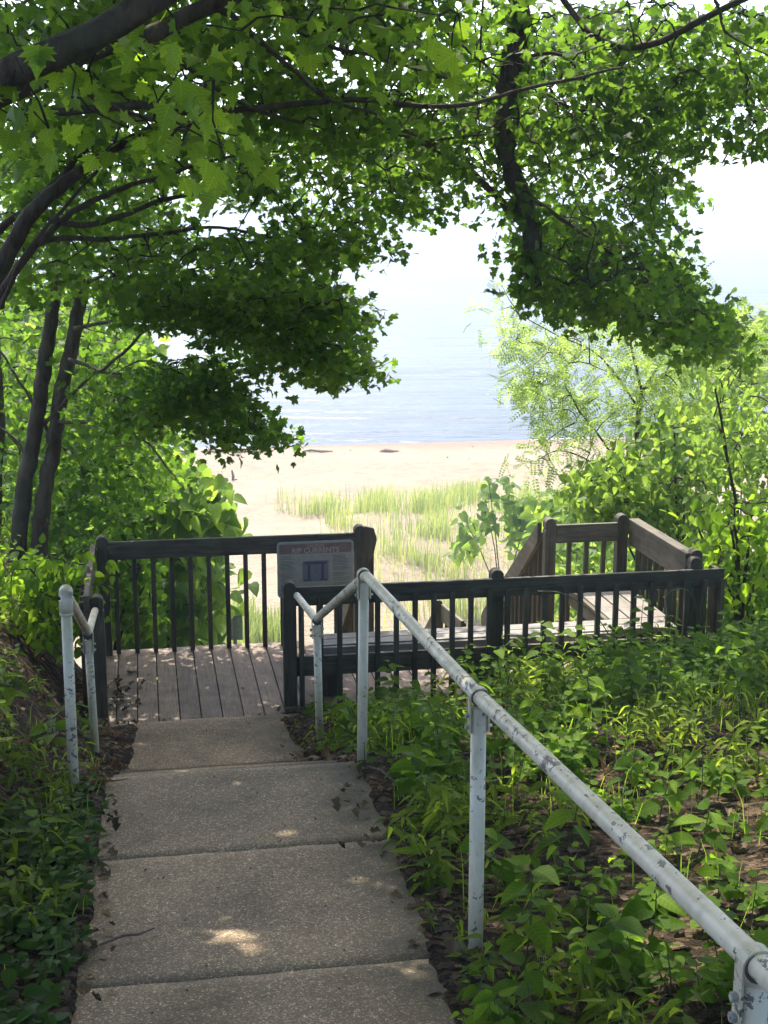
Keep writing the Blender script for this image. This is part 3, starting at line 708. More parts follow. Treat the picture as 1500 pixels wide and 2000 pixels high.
# ---- tree 2: leaning many-stemmed maple behind it
b0 = at(-110, 1000, 8.6); b0.z = G(*ST(b0.x, b0.y)) - .1
t2 = tag(empty('maple_tree', b0), 'many-stemmed maple leaning in from the left with boughs hanging toward the lake', 'tree')
S = Skeleton(t2)
S.limb('trunk', [b0, at(-70, 820, 8.5), at(-10, 570, 8.3), at(45, 440, 8.2), at(130, 355, 8.2), at(225, 292, 8.3), at(310, 245, 8.5), at(420, 190, 8.9)], .068, .014, k=12)
S.limb('limb', [at(-60, 760, 8.4), at(10, 560, 8.1), at(75, 475, 8), at(160, 402, 8.1), at(240, 370, 8.3), at(330, 342, 8.6), at(415, 312, 9), at(520, 300, 9.6)], .026, .007)
S.limb('limb', [at(-90, 700, 8.6), at(-20, 480, 8.5), at(60, 398, 8.5), at(150, 312, 8.6), at(205, 255, 8.8), at(245, 205, 9)], .03, .009)
S.limb('limb', [at(0, 600, 8.1), at(45, 500, 7.9), at(110, 420, 7.9), at(190, 330, 8), at(240, 240, 8.2)], .016, .006)
S.limb('limb', [at(30, 520, 8), at(90, 470, 8.1), at(200, 468, 8.6), at(330, 455, 9.2), at(430, 445, 9.7), at(560, 470, 10.2), at(640, 500, 10.6)], .02, .006)
S.limb('limb', [at(100, 430, 8), at(180, 440, 8.4), at(290, 400, 9), at(400, 370, 9.6), at(520, 330, 10.2), at(640, 340, 10.7), at(740, 370, 11)], .02, .007)
cC = clumps([(0, 230), (600, 230), (870, 250), (900, 330), (850, 380), (805, 425), (740, 395), (690, 415), (720, 465), (715, 490), (640, 525), (620, 560), (520, 560), (330, 560), (0, 560)], 500, 8.5, 12.5,
            holes=[(430, 415, 100, 42), (615, 385, 40, 20), (240, 235, 50, 16), (830, 385, 18, 14)])
cC2 = clumps([(250, 540), (640, 540), (690, 600), (655, 640), (715, 690), (670, 725), (590, 735), (520, 700), (400, 625), (280, 600)], 190, 9.5, 12)
cC3 = clumps([(210, 700), (330, 690), (430, 700), (480, 760), (535, 820), (545, 870), (505, 860), (430, 850), (390, 800), (330, 850), (250, 850), (190, 800)], 120, 10, 12)
p2, R2, z2 = spray(cC, 27, .2, .24, (.045, .075), .66, up=.8, rnd=.75, keepfn=keep)
p3, R3, z3 = spray(cC2+cC3, 36, .19, .22, (.045, .078), .6, up=.9, rnd=.65)
S.twigs(cC+cC2+cC3, .005, 2.2)
leaf_parts(t2, np.vstack([p2, p3]), np.vstack([R2, R3]), np.concatenate([z2, z3]), MAPLE_LO, ML_MAPLE, 290)

# ---- tree 3: twin trunks
b0 = at(45, 1118, 12); b0.z = G(*ST(b0.x, b0.y)) - .1
t3 = tag(empty('maple_tree', b0), 'slender pair of dark trunks rising side by side left of the deck', 'tree')
S = Skeleton(t3)
gz = b0.z
S.limb('trunk', [Vector((at(28, 1118, 12).x, 12, gz)), at(45, 980, 12), at(65, 860, 12), at(85, 730, 12), at(98, 630, 12), at(118, 520, 12), at(135, 400, 12.2)], .078, .05, k=12)
S.limb('trunk', [Vector((at(66, 1118, 12).x, 12.1, gz)), at(80, 1020, 12), at(100, 900, 12), at(118, 780, 12), at(142, 660, 12), at(156, 560, 12), at(170, 470, 12), at(178, 360, 12.2)], .078, .05, k=12)
S.limb('trunk', [Vector((at(-10, 1118, 12.6).x, 12.6, gz)), at(-6, 1000, 12.6), at(-2, 800, 12.6), at(-14, 600, 12.6)], .05, .04, k=10)
for L_ in ([(85, 830), (150, 760), (240, 690), (330, 612), (420, 590), (520, 600)], [(100, 850), (60, 780), (10, 700), (-30, 640)], [(145, 640), (220, 625), (300, 605), (380, 590)], [(135, 700), (200, 725), (300, 740), (400, 780), (480, 820)],
          [(115, 820), (200, 830), (290, 870), (340, 930)], [(60, 900), (20, 850), (-20, 830)], [(160, 520), (230, 500), (330, 520), (450, 560), (600, 600)]):
    S.limb('branch', [at(u, v, 12-.004*max(0, u-100)) for u, v in L_], .018, .005)
cE = clumps([(0, 560), (250, 560), (270, 690), (200, 760), (330, 830), (330, 930), (260, 1010), (160, 1060), (0, 1060)], 330, 12.1, 15, holes=[(150, 605, 12, 40)])
p2, R2, z2 = spray(cE, 16, .2, .45, (.06, .095), up=.7, rnd=.8)
S.twigs(cE, .006, 2)
leaf_parts(t3, p2, R2, z2, MAPLE_LO, ML_MAPLE, 120)

# ---- tree 4: right hand maple, hanging bough and ragged hanging limb
b0 = W(5.6, 8.4, 0); b0.z = G(5.6, 8.4) - .1
t4 = tag(empty('maple_tree', b0), 'maple whose boughs and ragged dark limb hang down at the upper right over the lake', 'tree')
S = Skeleton(t4)
S.limb('trunk', [b0, b0+Vector((.1, .1, 2)), b0+Vector((-.2, .2, 4.2)), b0+Vector((-.9, .5, 6.0))], .19, .1, k=14)
top = b0+Vector((-.9, .5, 6.0))
S.limb('limb', [top, at(1180, -330, 9.2), at(1040, -160, 9.1), at(1015, 0, 9), at(1008, 100, 9), at(990, 190, 9), at(985, 290, 9), at(1010, 350, 9), at(1032, 420, 9), at(1037, 500, 9), at(1040, 562, 9)], .075, .042, M_BARK, 12, .9)
S.limb('branch', [at(1040, -100, 9), at(1150, 60, 8.8), at(1260, 90, 8.6), at(1400, 20, 8.4), at(1560, -60, 8)], .02, .02)
S.limb('branch', [at(1060, 180, 8.7), at(1130, 215, 8.7), at(1200, 250, 8.8), at(1290, 285, 8.9), at(1370, 305, 9), at(1412, 318, 9)], .009, .003)
S.limb('branch', [at(1000, 120, 9), at(1100, 110, 8.9), at(1170, 200, 8.9), at(1250, 300, 9.2), at(1300, 380, 9.4)], .012, .004)
S.limb('branch', [at(830, -30, 8.5), at(870, 60, 8.5), at(930, 110, 8.6), at(1000, 175, 8.8)], .01, .006)
S.limb('branch', [at(945, -20, 8.2), at(938, 120, 8.2), at(935, 240, 8.3)], .007, .004)
S.limb('branch', [at(1390, -40, 8), at(1420, 60, 8), at(1500, 110, 8)], .01, .004)
S.limb('branch', [at(1010, 380, 9.3), at(1090, 420, 9.5), at(1200, 500, 9.8), at(1300, 560, 10), at(1400, 650, 10.2)], .016, .005)
cD = clumps([(850, 0), (1500, 0), (1500, 130), (1460, 260), (1420, 180), (1340, 170), (1320, 250), (1340, 350), (1325, 420), (1280, 440), (1230, 470), (1290, 540), (1370, 560), (1430, 650), (1400, 680), (1300, 650), (1160, 610), (1060, 560), (1035, 530), (1020, 450), (975, 375), (870, 290)], 540, 8.2, 11.5,
            holes=[(1025, 330, 45, 28), (1150, 260, 30, 14), (1380, 240, 40, 60), (1200, 90, 24, 20), (930, 385, 22, 14), (1350, 110, 28, 26)])
cD += clumps([(1420, 130), (1500, 120), (1500, 270), (1450, 300)], 16, 8.2, 9.5)
cD += clumps([(1000, 40), (1330, 40), (1330, 250), (1000, 250)], 60, 8.0, 9.0)
cD += clumps([(1020, 420), (1250, 430), (1420, 640), (1400, 680), (1300, 650), (1160, 600), (1010, 560)], 150, 9, 11)
p2, R2, z2 = spray(cD, 27, .19, .26, (.045, .075), .66, up=.8, rnd=.75, keepfn=keep)
rag = [np.array(at(u + random.uniform(-26, 26), v, 9+random.uniform(-.1, .1))) for u, v in [(1010, q) for q in range(0, 120, 9)] + [(988, q) for q in range(170, 300, 12)] + [(1032, q) for q in range(370, 590, 7)]]
p3, R3, z3 = spray(rag, 6, .045, 1.4, (.05, .085), up=.1, rnd=.8, droop=1.5)
S.twigs(cD, .005, 2.2)
leaf_parts(t4, np.vstack([p2, p3]), np.vstack([R2, R3]), np.concatenate([z2, z3]), MAPLE_LO, ML_MAPLE, 290)

# ---- locust beyond the deck
b0 = at(1250, 1300, 15.5); b0.z = G(*ST(b0.x, b0.y)) - .1
t5 = tag(empty('locust_tree', b0), 'feathery light green locust with fine leaflets against the lake at right', 'tree')
S = Skeleton(t5)
S.limb('trunk', [b0, at(1252, 1150, 15.5), at(1248, 1000, 15.5), at(1247, 850, 15.5), at(1252, 765, 15.5)], .045, .026)
S.limb('branch', [at(1252, 765, 15.5), at(1285, 720, 15.3), at(1340, 690, 15.2), at(1440, 650, 15)], .018, .006)
S.limb('branch', [at(1252, 765, 15.5), at(1235, 690, 15.5), at(1225, 620, 15.5), at(1210, 560, 15.6)], .018, .006)
S.limb('branch', [at(1248, 800, 15.5), at(1200, 730, 15.4), at(1150, 680, 15.3), at(1080, 650, 15.2), at(1000, 600, 15)], .014, .004)
S.limb('branch', [at(1250, 1000, 15.4), at(1190, 880, 15.2), at(1130, 800, 15), at(1100, 740, 15)], .016, .006)
S.limb('branch', [at(1220, 950, 15.4), at(1150, 900, 15.1), at(1090, 880, 15), at(1050, 900, 14.8)], .01, .004)
cL = clumps([(965, 560), (990, 545), (1040, 575), (1100, 600), (1250, 610), (1440, 640), (1480, 740), (1400, 800), (1300, 850), (1230, 920), (1130, 960), (1060, 935), (1040, 880), (1090, 840), (1060, 830), (1020, 740), (1010, 690), (980, 640)], 130, 14.2, 16.8)
cL += clumps([(1280, 490), (1340, 500), (1350, 560), (1290, 560)], 12, 15, 16) + clumps([(1410, 610), (1500, 620), (1500, 760), (1430, 740)], 30, 15, 16.5)
p2, R2, z2 = spray(cL, 17, .2, .5, (.17, .26), up=.8, rnd=.55, droop=.3)
S.twigs(cL, .005, 2.5)
leaf_parts(t5, p2, R2, z2, LOCUST, ML_LOCUST, 100)

# ---- big-leaved bushes
def bush(label, name, base_uv, Y, polys, n, per, Yr, sizes, tmpl, mat, nind=60, rad=.22, stems=6, cat='bush', group=None, **kw):
    b0 = at(base_uv[0], base_uv[1], Y); b0.z = G(*ST(b0.x, b0.y)) - .05
    r = tag(empty(name, b0), label, cat, group); S = Skeleton(r)
    cc = []
    for poly in polys: cc += clumps(poly, n//len(polys), Y-Yr, Y+Yr)
    cc = [c for c in cc if c[2] > G(*ST(c[0], c[1])) + .05]
    sel = random.sample(cc, min(stems, len(cc)))
    for c in sel:
        c = Vector(c); m1 = b0*.6+c*.4 + Vector((0, 0, .25)); S.limb('stem', [b0, m1, c], .02, .008, M_TWIG, 7)
    p2, R2, z2 = spray(cc, per, rad, .7, sizes, **kw)
    S.twigs(cc, .005, 3)
    leaf_parts(r, p2, R2, z2, tmpl, mat, nind); return r
kw = dict(up=.6, rnd=.6, outward=np.array([0, -.35, 0]), droop=.9)
bush('bright sunlit big-leaved tree filling the space behind the left railing', 'catalpa_tree', (330, 1300), 16.5, [[(290, 930), (350, 900), (395, 930), (440, 970), (445, 1010), (420, 1050), (380, 1075), (270, 1080)], [(230, 1060), (400, 1060), (450, 1140), (400, 1190), (375, 1260), (220, 1270)], [(180, 900), (330, 900), (300, 1100), (180, 1100)]], 330, 9, 1.6, (.14, .24), HEART, ML_LIME, 140, .2, 8, 'tree', **kw)
bush('tall pale leafy shoot lit by the sun between the dark boughs at left', 'catalpa_tree', (250, 1250), 19, [[(230, 760), (300, 740), (330, 830), (300, 900), (220, 900)], [(150, 620), (260, 640), (300, 740), (200, 760)]], 70, 9, 1, (.16, .26), HEART, ML_LIME, 30, .25, 4, 'tree', **kw)
bush('bright backlit thicket seen between the twin trunks at far left', 'thicket', (40, 1200), 19, [[(-30, 560), (140, 560), (200, 700), (190, 1110), (-30, 1110)]], 320, 10, 2, (.14, .22), HEART, ML_LIME, 60, .3, 6, **kw)
bush('small big-leaved sapling on the dune grass left of the corner railing', 'catalpa_sapling', (985, 1092), 31, [[(900, 985), (950, 925), (1010, 920), (1020, 960), (1060, 1000), (1065, 1060), (1000, 1070), (960, 1010), (930, 1060), (890, 1080), (900, 1030)]], 44, 5, .5, (.2, .32), HEART, ML_LIME, 90, .16, 5, 'sapling', **kw)
bush('low bright leafy bush right behind the corner railing', 'catalpa_bush', (1150, 1150), 22, [[(1060, 960), (1150, 950), (1200, 1000), (1230, 1120), (1100, 1180), (1050, 1100)]], 80, 9, 1.2, (.14, .24), HEART, ML_LIME, 70, .22, 6, **kw)
bush('leafy green bush above the right side railing', 'leafy_bush', (1330, 1250), 14, [[(1190, 900), (1260, 830), (1350, 800), (1400, 900), (1400, 1060), (1330, 1080), (1240, 1010)], [(1130, 930), (1230, 900), (1260, 1010), (1180, 1000)]], 190, 20, 1.3, (.055, .105), HEART, ML_LIME, 90, .18, 14, **kw)
bush('tall dense bush at the right edge beyond the deck corner', 'leafy_bush', (1470, 1300), 12.5, [[(1400, 720), (1500, 700), (1560, 800), (1560, 1150), (1400, 1150), (1370, 900)], [(1400, 1100), (1560, 1100), (1560, 1260), (1410, 1260)]], 260, 20, 1.1, (.045, .09), OVATE, ML_LIME, 120, .18, 16, **kw)
bush('dark green shrub with thin arching stems just outside the deck corner', 'leafy_bush', (1440, 1330), 10.9, [[(1340, 1000), (1500, 960), (1560, 1000), (1560, 1260), (1420, 1270), (1400, 1120)]], 90, 8, .5, (.07, .12), OVATE, ML_UNDER, 80, .13, 10, **kw)
bush('bright low scrub on the slope seen through the far right balusters', 'scrub', (1150, 1260), 18, [[(1060, 1060), (1400, 1060), (1400, 1250), (1060, 1250)]], 130, 12, 1.3, (.09, .15), HEART, ML_LIME, 50, .2, 5, **kw)
bush('thin pale scrub high on the right behind the locust', 'scrub', (1450, 1250), 20, [[(1300, 620), (1500, 600), (1530, 900), (1280, 900)]], 110, 12, 1.5, (.1, .16), HEART, ML_LIME, 30, .28, 5, **kw)
bush('dark leafy shrub on the bank below the twin trunks', 'leafy_bush', (90, 1230), 10.2, [[(0, 1085), (170, 1085), (175, 1180), (130, 1240), (0, 1225)]], 110, 10, .7, (.06, .11), OVATE, ML_UNDER, 90, .12, 6, **kw)
bush('shaded shrub against the left end of the far railing', 'leafy_bush', (200, 1280), 12.6, [[(60, 1060), (150, 1050), (165, 1120), (160, 1200), (80, 1200)], [(205, 1080), (300, 1090), (290, 1200), (240, 1240)]], 70, 12, .5, (.06, .1), MAPLE_LO, ML_MAPLE, 80, .12, 5, **kw)

# ---- unseen canopy added above and behind the view to shade the path
def shade_tree(label, s, t, h, r, n, extra=(), sizes=(.14, .24)):
    b0 = W(s, t, G(s, t)-.1); tr = tag(empty('maple_tree', b0), label, 'tree', 'unseen trees added around the viewer for shade'); S = Skeleton(tr)
    S.limb('trunk', [b0, b0+Vector((.1, .1, h*.4)), b0+Vector((-.1, .1, h*.8)), b0+Vector((0, 0, h))], .2, .08, k=10)
    cc = []
    while len(cc) < n:
        q = rng.normal(size=3); q /= np.linalg.norm(q); q *= r*rng.random()**.4; q[2] *= .5; c = np.array(b0)+np.array([0, 0, h])+q
        u, v, zcm = project(c)
        if zcm > .3 and -120 < u < 1620 and v > -140: continue
        cc.append(c)
    cc += list(extra)
    p2, R2, z2 = spray(cc, 26, .4, .5, sizes, up=1, rnd=.5, keepfn=keep)
    u, v, zcm = project(p2); k = ~((zcm > 0) & (u > -30) & (u < 1530) & (v > -25))
    S.twigs(cc[:120], .012, 3); leaf_parts(tr, p2[k], R2[k], z2[k], QUAD, ML_MAPLE, 0)
shade_tree('unseen maple added on the left behind the viewer for shade', -3.5, .5, 6.5, 4.2, 560)
shade_tree('unseen maple added on the right of the viewer for shade', 4.6, 2.5, 6.6, 4.2, 420)
shade_tree('unseen maple added behind the viewer to block sky light', 1.0, -4.5, 7.5, 5.0, 380)
shade_tree('unseen maple added so that its crown shades the path ahead of the viewer', -2.8, 6.5, 7.4, 4.4, 1250, [np.array(W(random.uniform(-.6, 1.2), random.uniform(4.4, 9.2), 1.0) + SUNV*random.uniform(7.2, 10)) for _ in range(130)])  # extra clumps added along the sun's rays to keep the path in shade
shade_tree('unseen maple added so that its crown shades the bank at right', 6.8, 7.0, 7.4, 4.6, 460)

# ------------------------------------------------------------------ undergrowth
def plant_leaves(s, t, h, n, size, lean=.3):
    """leaf positions for a small upright seedling with leaves in whorls"""
    base = np.array(W(s, t, G(s, t))); d = rng.normal(size=2)*lean*h; top = base+np.array([d[0], d[1], h])
    pos = []; Rm = []; sz = []
    for k in range(n):
        f = .35+.65*((k//2)/max(1, (n-1)//2)); c = base+(top-base)*f; an = (k % 2)*math.pi+(k//2)*1.6+rng.random()*.6
        y = np.array([math.cos(an), math.sin(an), rng.uniform(-.25, .35)]); y /= np.linalg.norm(y)
        up = np.array([rng.normal()*.25, rng.normal()*.25-.15, 1.0]); z = up-(up@y)*y; z /= np.linalg.norm(z); x = np.cross(y, z)
        pos.append(c+y*size*.12); Rm.append(np.stack([x, y, z], 1)); sz.append(size*(1.15-.4*f)*rng.uniform(.75, 1.2))
    return base, top, np.array(pos), np.array(Rm), np.array(sz)
def ok_spot(s, t):
    if edge_l(t)-.02 < s < edge_r(t)+.02 and t < 9.2: return False
    if -.6 < s < 4.25 and 9.25 < t < 11: return False
    return True
allp = {'a': ([], [], []), 'b': ([], [], [])}; stems = MB()
def scatter(n, s0, s1, t0, t1, hr, nl, sr, key='a', dens=None, lean=.3):
    c = 0; tries = 0
    while c < n and tries < n*12:
        tries += 1; s = random.uniform(s0, s1); t = random.uniform(t0, t1)
        if not ok_spot(s, t): continue
        q = noise.noise(Vector((s*.8, t*.8, 7)))*.5+.5
        if dens is not None and random.random() > dens(s, t, q): continue
        h = random.uniform(*hr); b_, tp, P_, Rr, Z_ = plant_leaves(s, t, h, random.randint(*nl), random.uniform(*sr), lean)
        for a_, v_ in zip(allp[key], (P_, Rr, Z_)): a_.append(v_)
        stems.tube([b_, tp], [.003, .0015], 3, False); c += 1
# thick belt in front of the near railing, denser toward the back and right
scatter(130, 1.05, 1.9, 7.0, 9.25, (.05, .16), (5, 10), (.04, .08))
scatter(720, 1.95, 7.5, 7.0, 9.25, (.16, .46), (9, 16), (.055, .11), dens=lambda s, t, q: min(1, .35+(s-1.3)*.3))
scatter(180, 4.2, 8, 9.2, 11.5, (.2, .6), (8, 14), (.08, .15))
scatter(760, 1.05, 7.5, 5.0, 7.4, (.06, .28), (6, 12), (.04, .095), dens=lambda s, t, q: .15+1.1*max(0, q-.3)+(.25 if t > 6.6 else 0))
scatter(330, .85, 4.5, 2.4, 5.0, (.05, .2), (4, 10), (.035, .09), dens=lambda s, t, q: .2+1.2*max(0, q-.35))
scatter(150, .82, 1.5, 3.0, 8.6, (.04, .18), (4, 8), (.035, .08), dens=lambda s, t, q: .9)
scatter(560, -3.4, -.36, 6.2, 9.5, (.05, .2), (4, 9), (.04, .085), dens=lambda s, t, q: .15+1.5*max(0, q-.33)+(.7 if s < -1.2 else 0))
scatter(260, -3.5, -.9, 9.4, 13, (.1, .4), (6, 12), (.06, .11))
scatter(420, -2.2, -.36, 4.4, 6.6, (.05, .18), (4, 9), (.04, .08), dens=lambda s, t, q: .5)
# low glossy cover at lower left
scatter(620, -1.6, -.31, 2.6, 5.6, (.03, .1), (4, 7), (.045, .075), 'b', lean=.8)
scatter(120, 3.5, 5.5, 3, 6.5, (.03, .1), (4, 7), (.05, .08), 'b', lean=.8)
scatter(50, -.4, -.31, 3.4, 6.3, (.03, .07), (3, 6), (.04, .06), 'b', lean=.8)
ua = [np.concatenate(a_) for a_ in allp['a']]; kk = np.array([noise.noise(Vector(q_)*1.1) for q_ in ua[0]])
for sel_, tm_, mt_, lb_ in ((kk < -.12, LANCE, ML_UNDER2, 'narrow-leaved yellow green undergrowth mixed through the slope'), ((kk >= .16), LOBED, ML_UNDER, 'low seedlings with lobed leaves scattered over the slope')):
    tag(link('seedlings', cloud_mesh('seedlings', ua[0][sel_], ua[1][sel_], ua[2][sel_]*1.1, tm_), mt_), lb_, 'undergrowth', kind='stuff')
sel_ = (kk >= -.12) & (kk < .16)
o = link('undergrowth', cloud_mesh('undergrowth', ua[0][sel_], ua[1][sel_], ua[2][sel_], OVATE), ML_UNDER)
tag(o, 'mixed low leafy undergrowth covering the slope on both sides of the path', 'undergrowth', kind='stuff')
o = link('ground_cover', cloud_mesh('ground_cover', *[np.concatenate(a_) for a_ in allp['b']], OVATE), ML_COVER)
tag(o, 'glossy dark creeping ground cover at the left edge of the path', 'ground cover', kind='stuff')
tag(stems.build('undergrowth_stems', M_STEM), 'thin green stems of the undergrowth', 'stems', kind='stuff')
# individual plants that stand out
spots = [(1.12, 3.85, .34, 'tall broad-leaved weed growing up against the foot of the middle handrail post'), (1.32, 3.6, .2, 'broad-leaved seedling in the bottom right, just right of the handrail post foot'),
 (1.0, 3.35, .18, 'large-leaved seedling at the bottom edge beside the path corner'), (1.55, 3.9, .22, 'seedling on bare dark soil right of the handrail post'), (1.75, 3.3, .16, 'bright seedling at the bottom edge under the long handrail'),
 (1.25, 4.5, .24, 'seedling with wide leaves left of the handrail post at mid height'), (1.55, 4.8, .2, 'seedling just right of the post where the leaf litter starts'), (2.0, 4.6, .2, 'small seedling under the middle of the sloping handrail'),
 (1.15, 5.6, .3, 'leafy plant beside the path halfway between two handrail posts'), (1.35, 6.1, .34, 'leafy plant right of the post at the top of the steps'), (1.7, 6.0, .26, 'bright green plant in the sun patch left of the handrail fitting'),
 (2.2, 6.4, .36, 'yellow-green sunlit plant standing in the sun patch beyond the handrail'), (2.6, 6.9, .34, 'tall sunlit plant behind the sun patch'), (2.0, 7.4, .48, 'tall leafy plant rising in front of the near balusters'),
 (2.6, 8.7, .58, 'tall leafy plant in front of the middle of the near railing'), (3.3, 8.8, .6, 'tall leafy plant below the right half of the near railing'), (1.6, 8.8, .3, 'slim plant reaching up the left balusters of the near railing'),
 (2.9, 5.4, .24, 'seedling near the right edge on shaded soil'), (-.5, 5.3, .16, 'grassy seedling on the left path edge'), (-.55, 6.9, .2, 'seedling at the foot of the left handrail post'),
 (-.75, 7.3, .24, 'broad-leaved plant on the left bank above the handrail posts'), (-.5, 8.5, .22, 'low plant at the foot of the upright deck post on the left'), (-1.0, 6.6, .26, 'seedling on the leaf-littered left bank'), (1.12, 7.2, .3, 'plant at the side of the steps right of the path')]
leaf_me = leafuv(np_mesh('leaf', *OVATE), OVATE[0]); leaf_me.materials.append(ML_UNDER)
for s, t, h, lab in spots:
    b_, tp, P_, Rr, Z_ = plant_leaves(s, t, h, 8 if h < .3 else 12, .13 if h < .3 else .12, .2)
    r = tag(empty('leafy_plant', Vector(b_)), lab, 'plant', 'leafy plants on the forest floor')
    MB().tube([(0, 0, -.02), tuple((tp-b_)*.5+np.array([.01, 0, 0])), tuple(tp-b_)], [.004, .003, .002], 5, False).build('stem', M_STEM, r)
    for k in range(len(P_)):
        o = bpy.data.objects.new('leaf', leaf_me); C.objects.link(o); o.parent = r
        o.matrix_local = Matrix([list(Rr[k][q]*Z_[k]) + [P_[k][q]-b_[q]] for q in range(3)] + [[0, 0, 0, 1]])
# leaf litter
n = 9000; S_ = rng.uniform(-3.2, 7, n); T_ = rng.uniform(2.4, 9.3, n)
m_ = np.array([ok_spot(a_, b_) for a_, b_ in zip(S_, T_)]); edge_ = rng.random(n) < .012
S_, T_ = S_[m_], T_[m_]
ex_s = np.concatenate([rng.normal(-.26, .05, 200), rng.normal(.9, .07, 200), rng.normal(-.25, .08, 110)]); ex_t = np.concatenate([rng.uniform(3.3, 9.2, 400), rng.uniform(8.6, 10.4, 110)])
S_ = np.concatenate([S_, ex_s]); T_ = np.concatenate([T_, ex_t])
def surf(a_, b_):
    if edge_l(b_) < a_ < edge_r(b_) and b_ < 9.1: return path_z(b_)+.006
    if -.42 < a_ < 4.1 and 9.1 <= b_ < 10.9: return .006
    return G(a_, b_)+.008
pos = np.array([W(a_, b_, surf(a_, b_)) for a_, b_ in zip(S_, T_)])
o = link('leaf_litter', cloud_mesh('leaf_litter', pos, frames(len(pos), up=1, rnd=.28, droop=0), rng.uniform(.012, .055, len(pos)), CURL), ML_LITTER)
tag(o, 'dry brown leaf litter strewn over the soil beside the path', 'leaf litter', kind='stuff')
n = 420; cs, ct = rng.uniform(-.25, .9, n), rng.uniform(3.2, 9.0, n); pos = np.array([W(a_, b_, path_z(b_)+.004) for a_, b_ in zip(cs, ct) if not 6.3 < b_ < 8])
tag(link('path_crumbs', cloud_mesh('path_crumbs', pos, frames(len(pos), up=1, rnd=.2, droop=0), rng.uniform(.004, .014, len(pos)), CURL), ML_LITTER), 'small crumbs of bark and leaf scattered on the concrete path', 'debris', kind='stuff')
n = 90; bs, bt = rng.uniform(-18, 24, n), rng.normal(56, 2.2, n); pos = np.array([W(a_, b_, G(a_, b_)+.02) for a_, b_ in zip(bs, bt) if b_ < 60])
tag(link('wrack_line', cloud_mesh('wrack_line', pos, frames(len(pos), up=1, rnd=.2, droop=0), rng.uniform(.03, .1, len(pos)), CURL), ML_LITTER), 'thin line of small dark wrack along the waterline', 'wrack', kind='stuff')
# sticks
for s, t, L_, an, lab in [(-.12, 4.35, .2, .6, 'thin dark stick poking onto the path from the left edge'), (-.25, 6.2, .22, .25, 'bare twig lying across the left side of the top slab'), (1.05, 6.0, .3, -.9, 'stick lying beside the path below the handrail post'),
                      (.98, 4.9, .25, 1.2, 'curved stick on the right path edge'), (-.3, 5.15, .16, .1, 'twig on the left end of the slab joint'), (2.3, 4.2, .35, .9, 'pale stick on the soil under the long handrail'), (1.15, 7.9, .5, .5, 'dark root-like stick at the end of the steps')]:
    c = W(s, t, surf(s, t)+.008); dv = Vector((math.cos(an), math.sin(an), 0))*L_/2; r = tag(empty('stick', c), lab, 'stick')
    MB().tube([-dv, -dv*.3+Vector((.01, .012, .006)), dv*.4+Vector((0, -.01, 0)), dv], [.005, .0055, .004, .002], 6).build('twig', M_STICK, r)

# ------------------------------------------------------------------ beach: grass, stake, driftwood, green board
def grass(name, label, spots_, hr, wd=.012, mat=None):
    n = len(spots_); base = np.array([W(a_, b_, G(a_, b_)) for a_, b_ in spots_])
    h = rng.uniform(hr[0], hr[1], n); an = rng.uniform(0, 2*math.pi, n); ln = rng.uniform(.1, .5 if wd > .005 else 1.1, n)*h
    d = np.stack([np.cos(an)*.6+.35, np.sin(an)*.6, np.zeros(n)], 1); sx_ = np.stack([-d[:, 1], d[:, 0], np.zeros(n)], 1); sx_[:, 0] += .7
    sx_ /= np.linalg.norm(sx_, axis=1)[:, None]; up = np.array([0, 0, 1.])
    a_ = base-sx_*wd; b_ = base+sx_*wd; m1 = base+d*(ln*.3)[:, None]+up*(h*.6)[:, None]; c_ = m1-sx_*wd*.7; e_ = m1+sx_*wd*.7; t_ = base+d*ln[:, None]+up*h[:, None]
    V = np.stack([a_, b_, e_, c_, t_], 1).reshape(-1, 3); k = np.arange(n)*5
    T = np.concatenate([np.stack([k, k+1, k+2], 1), np.stack([k, k+2, k+3], 1), np.stack([k+3, k+2, k+4], 1)])
    tag(link(name, np_mesh(name, V, T), mat or ML_GRASS), label, 'grass', kind='stuff')
sp = []
while len(sp) < 12000:
    u = random.uniform(540, 1300); v = random.uniform(985, 1215); d_ = (1-(v-985)/230)
    t_ = lerps(v, [985, 1135, 1215], [46, 34.5, 29.5]); P_ = at(u, v, t_); a_, b_ = ST(P_.x, t_)
    q = noise.noise(Vector((a_*.8, b_*.55, 3))); q2 = noise.noise(Vector((a_*.25, b_*.2, 9)))
    lim = lerps(u, [540, 620, 720, 1300], [1008, 1030, 1240, 1240])
    if v > lim: continue
    if u < 640 and v > 1012 + (u-540)*.2: continue
    if random.random() > .04+1.6*max(0, q-.05+.6*q2): continue
    sp.append((a_+random.gauss(0, .12), b_+random.gauss(0, .25)))
grass('dune_grass', 'tall pale dune grass in tufts on the sand beyond the deck', sp, (.35, .8), .011)
sp = []
for _ in range(14000):
    u = random.uniform(280, 560); v = random.uniform(1130, 1290); t_ = lerps(v, [1130, 1290], [31, 22]); P_ = at(u, v, t_); a_, b_ = ST(P_.x, t_)
    if noise.noise(Vector((a_*1.2, b_*.8, 4))) > -.15 - (.2 if u < 480 else -.1): sp.append((a_, b_))
def blades(label, n, box, hr):
    sp_ = []
    while len(sp_) < n:
        a_, b_ = random.uniform(box[0], box[1]), random.uniform(box[2], box[3])
        if ok_spot(a_, b_) and noise.noise(Vector((a_*2.2, b_*2.2, 5))) > .02: sp_.append((a_, b_))
    grass('ground_grass', label, sp_, hr, .002, ML_UNDER)
blades('thin grass blades among the plants right of the path', 2200, (1.0, 6.5, 2.6, 9.2), (.06, .24))
blades('thin grass blades along the left path edge', 260, (-1.4, -.25, 3.5, 7.5), (.04, .16))
grass('slope_grass', 'yellow green grass on the slope seen through the left balusters', sp, (.25, .6), .01)
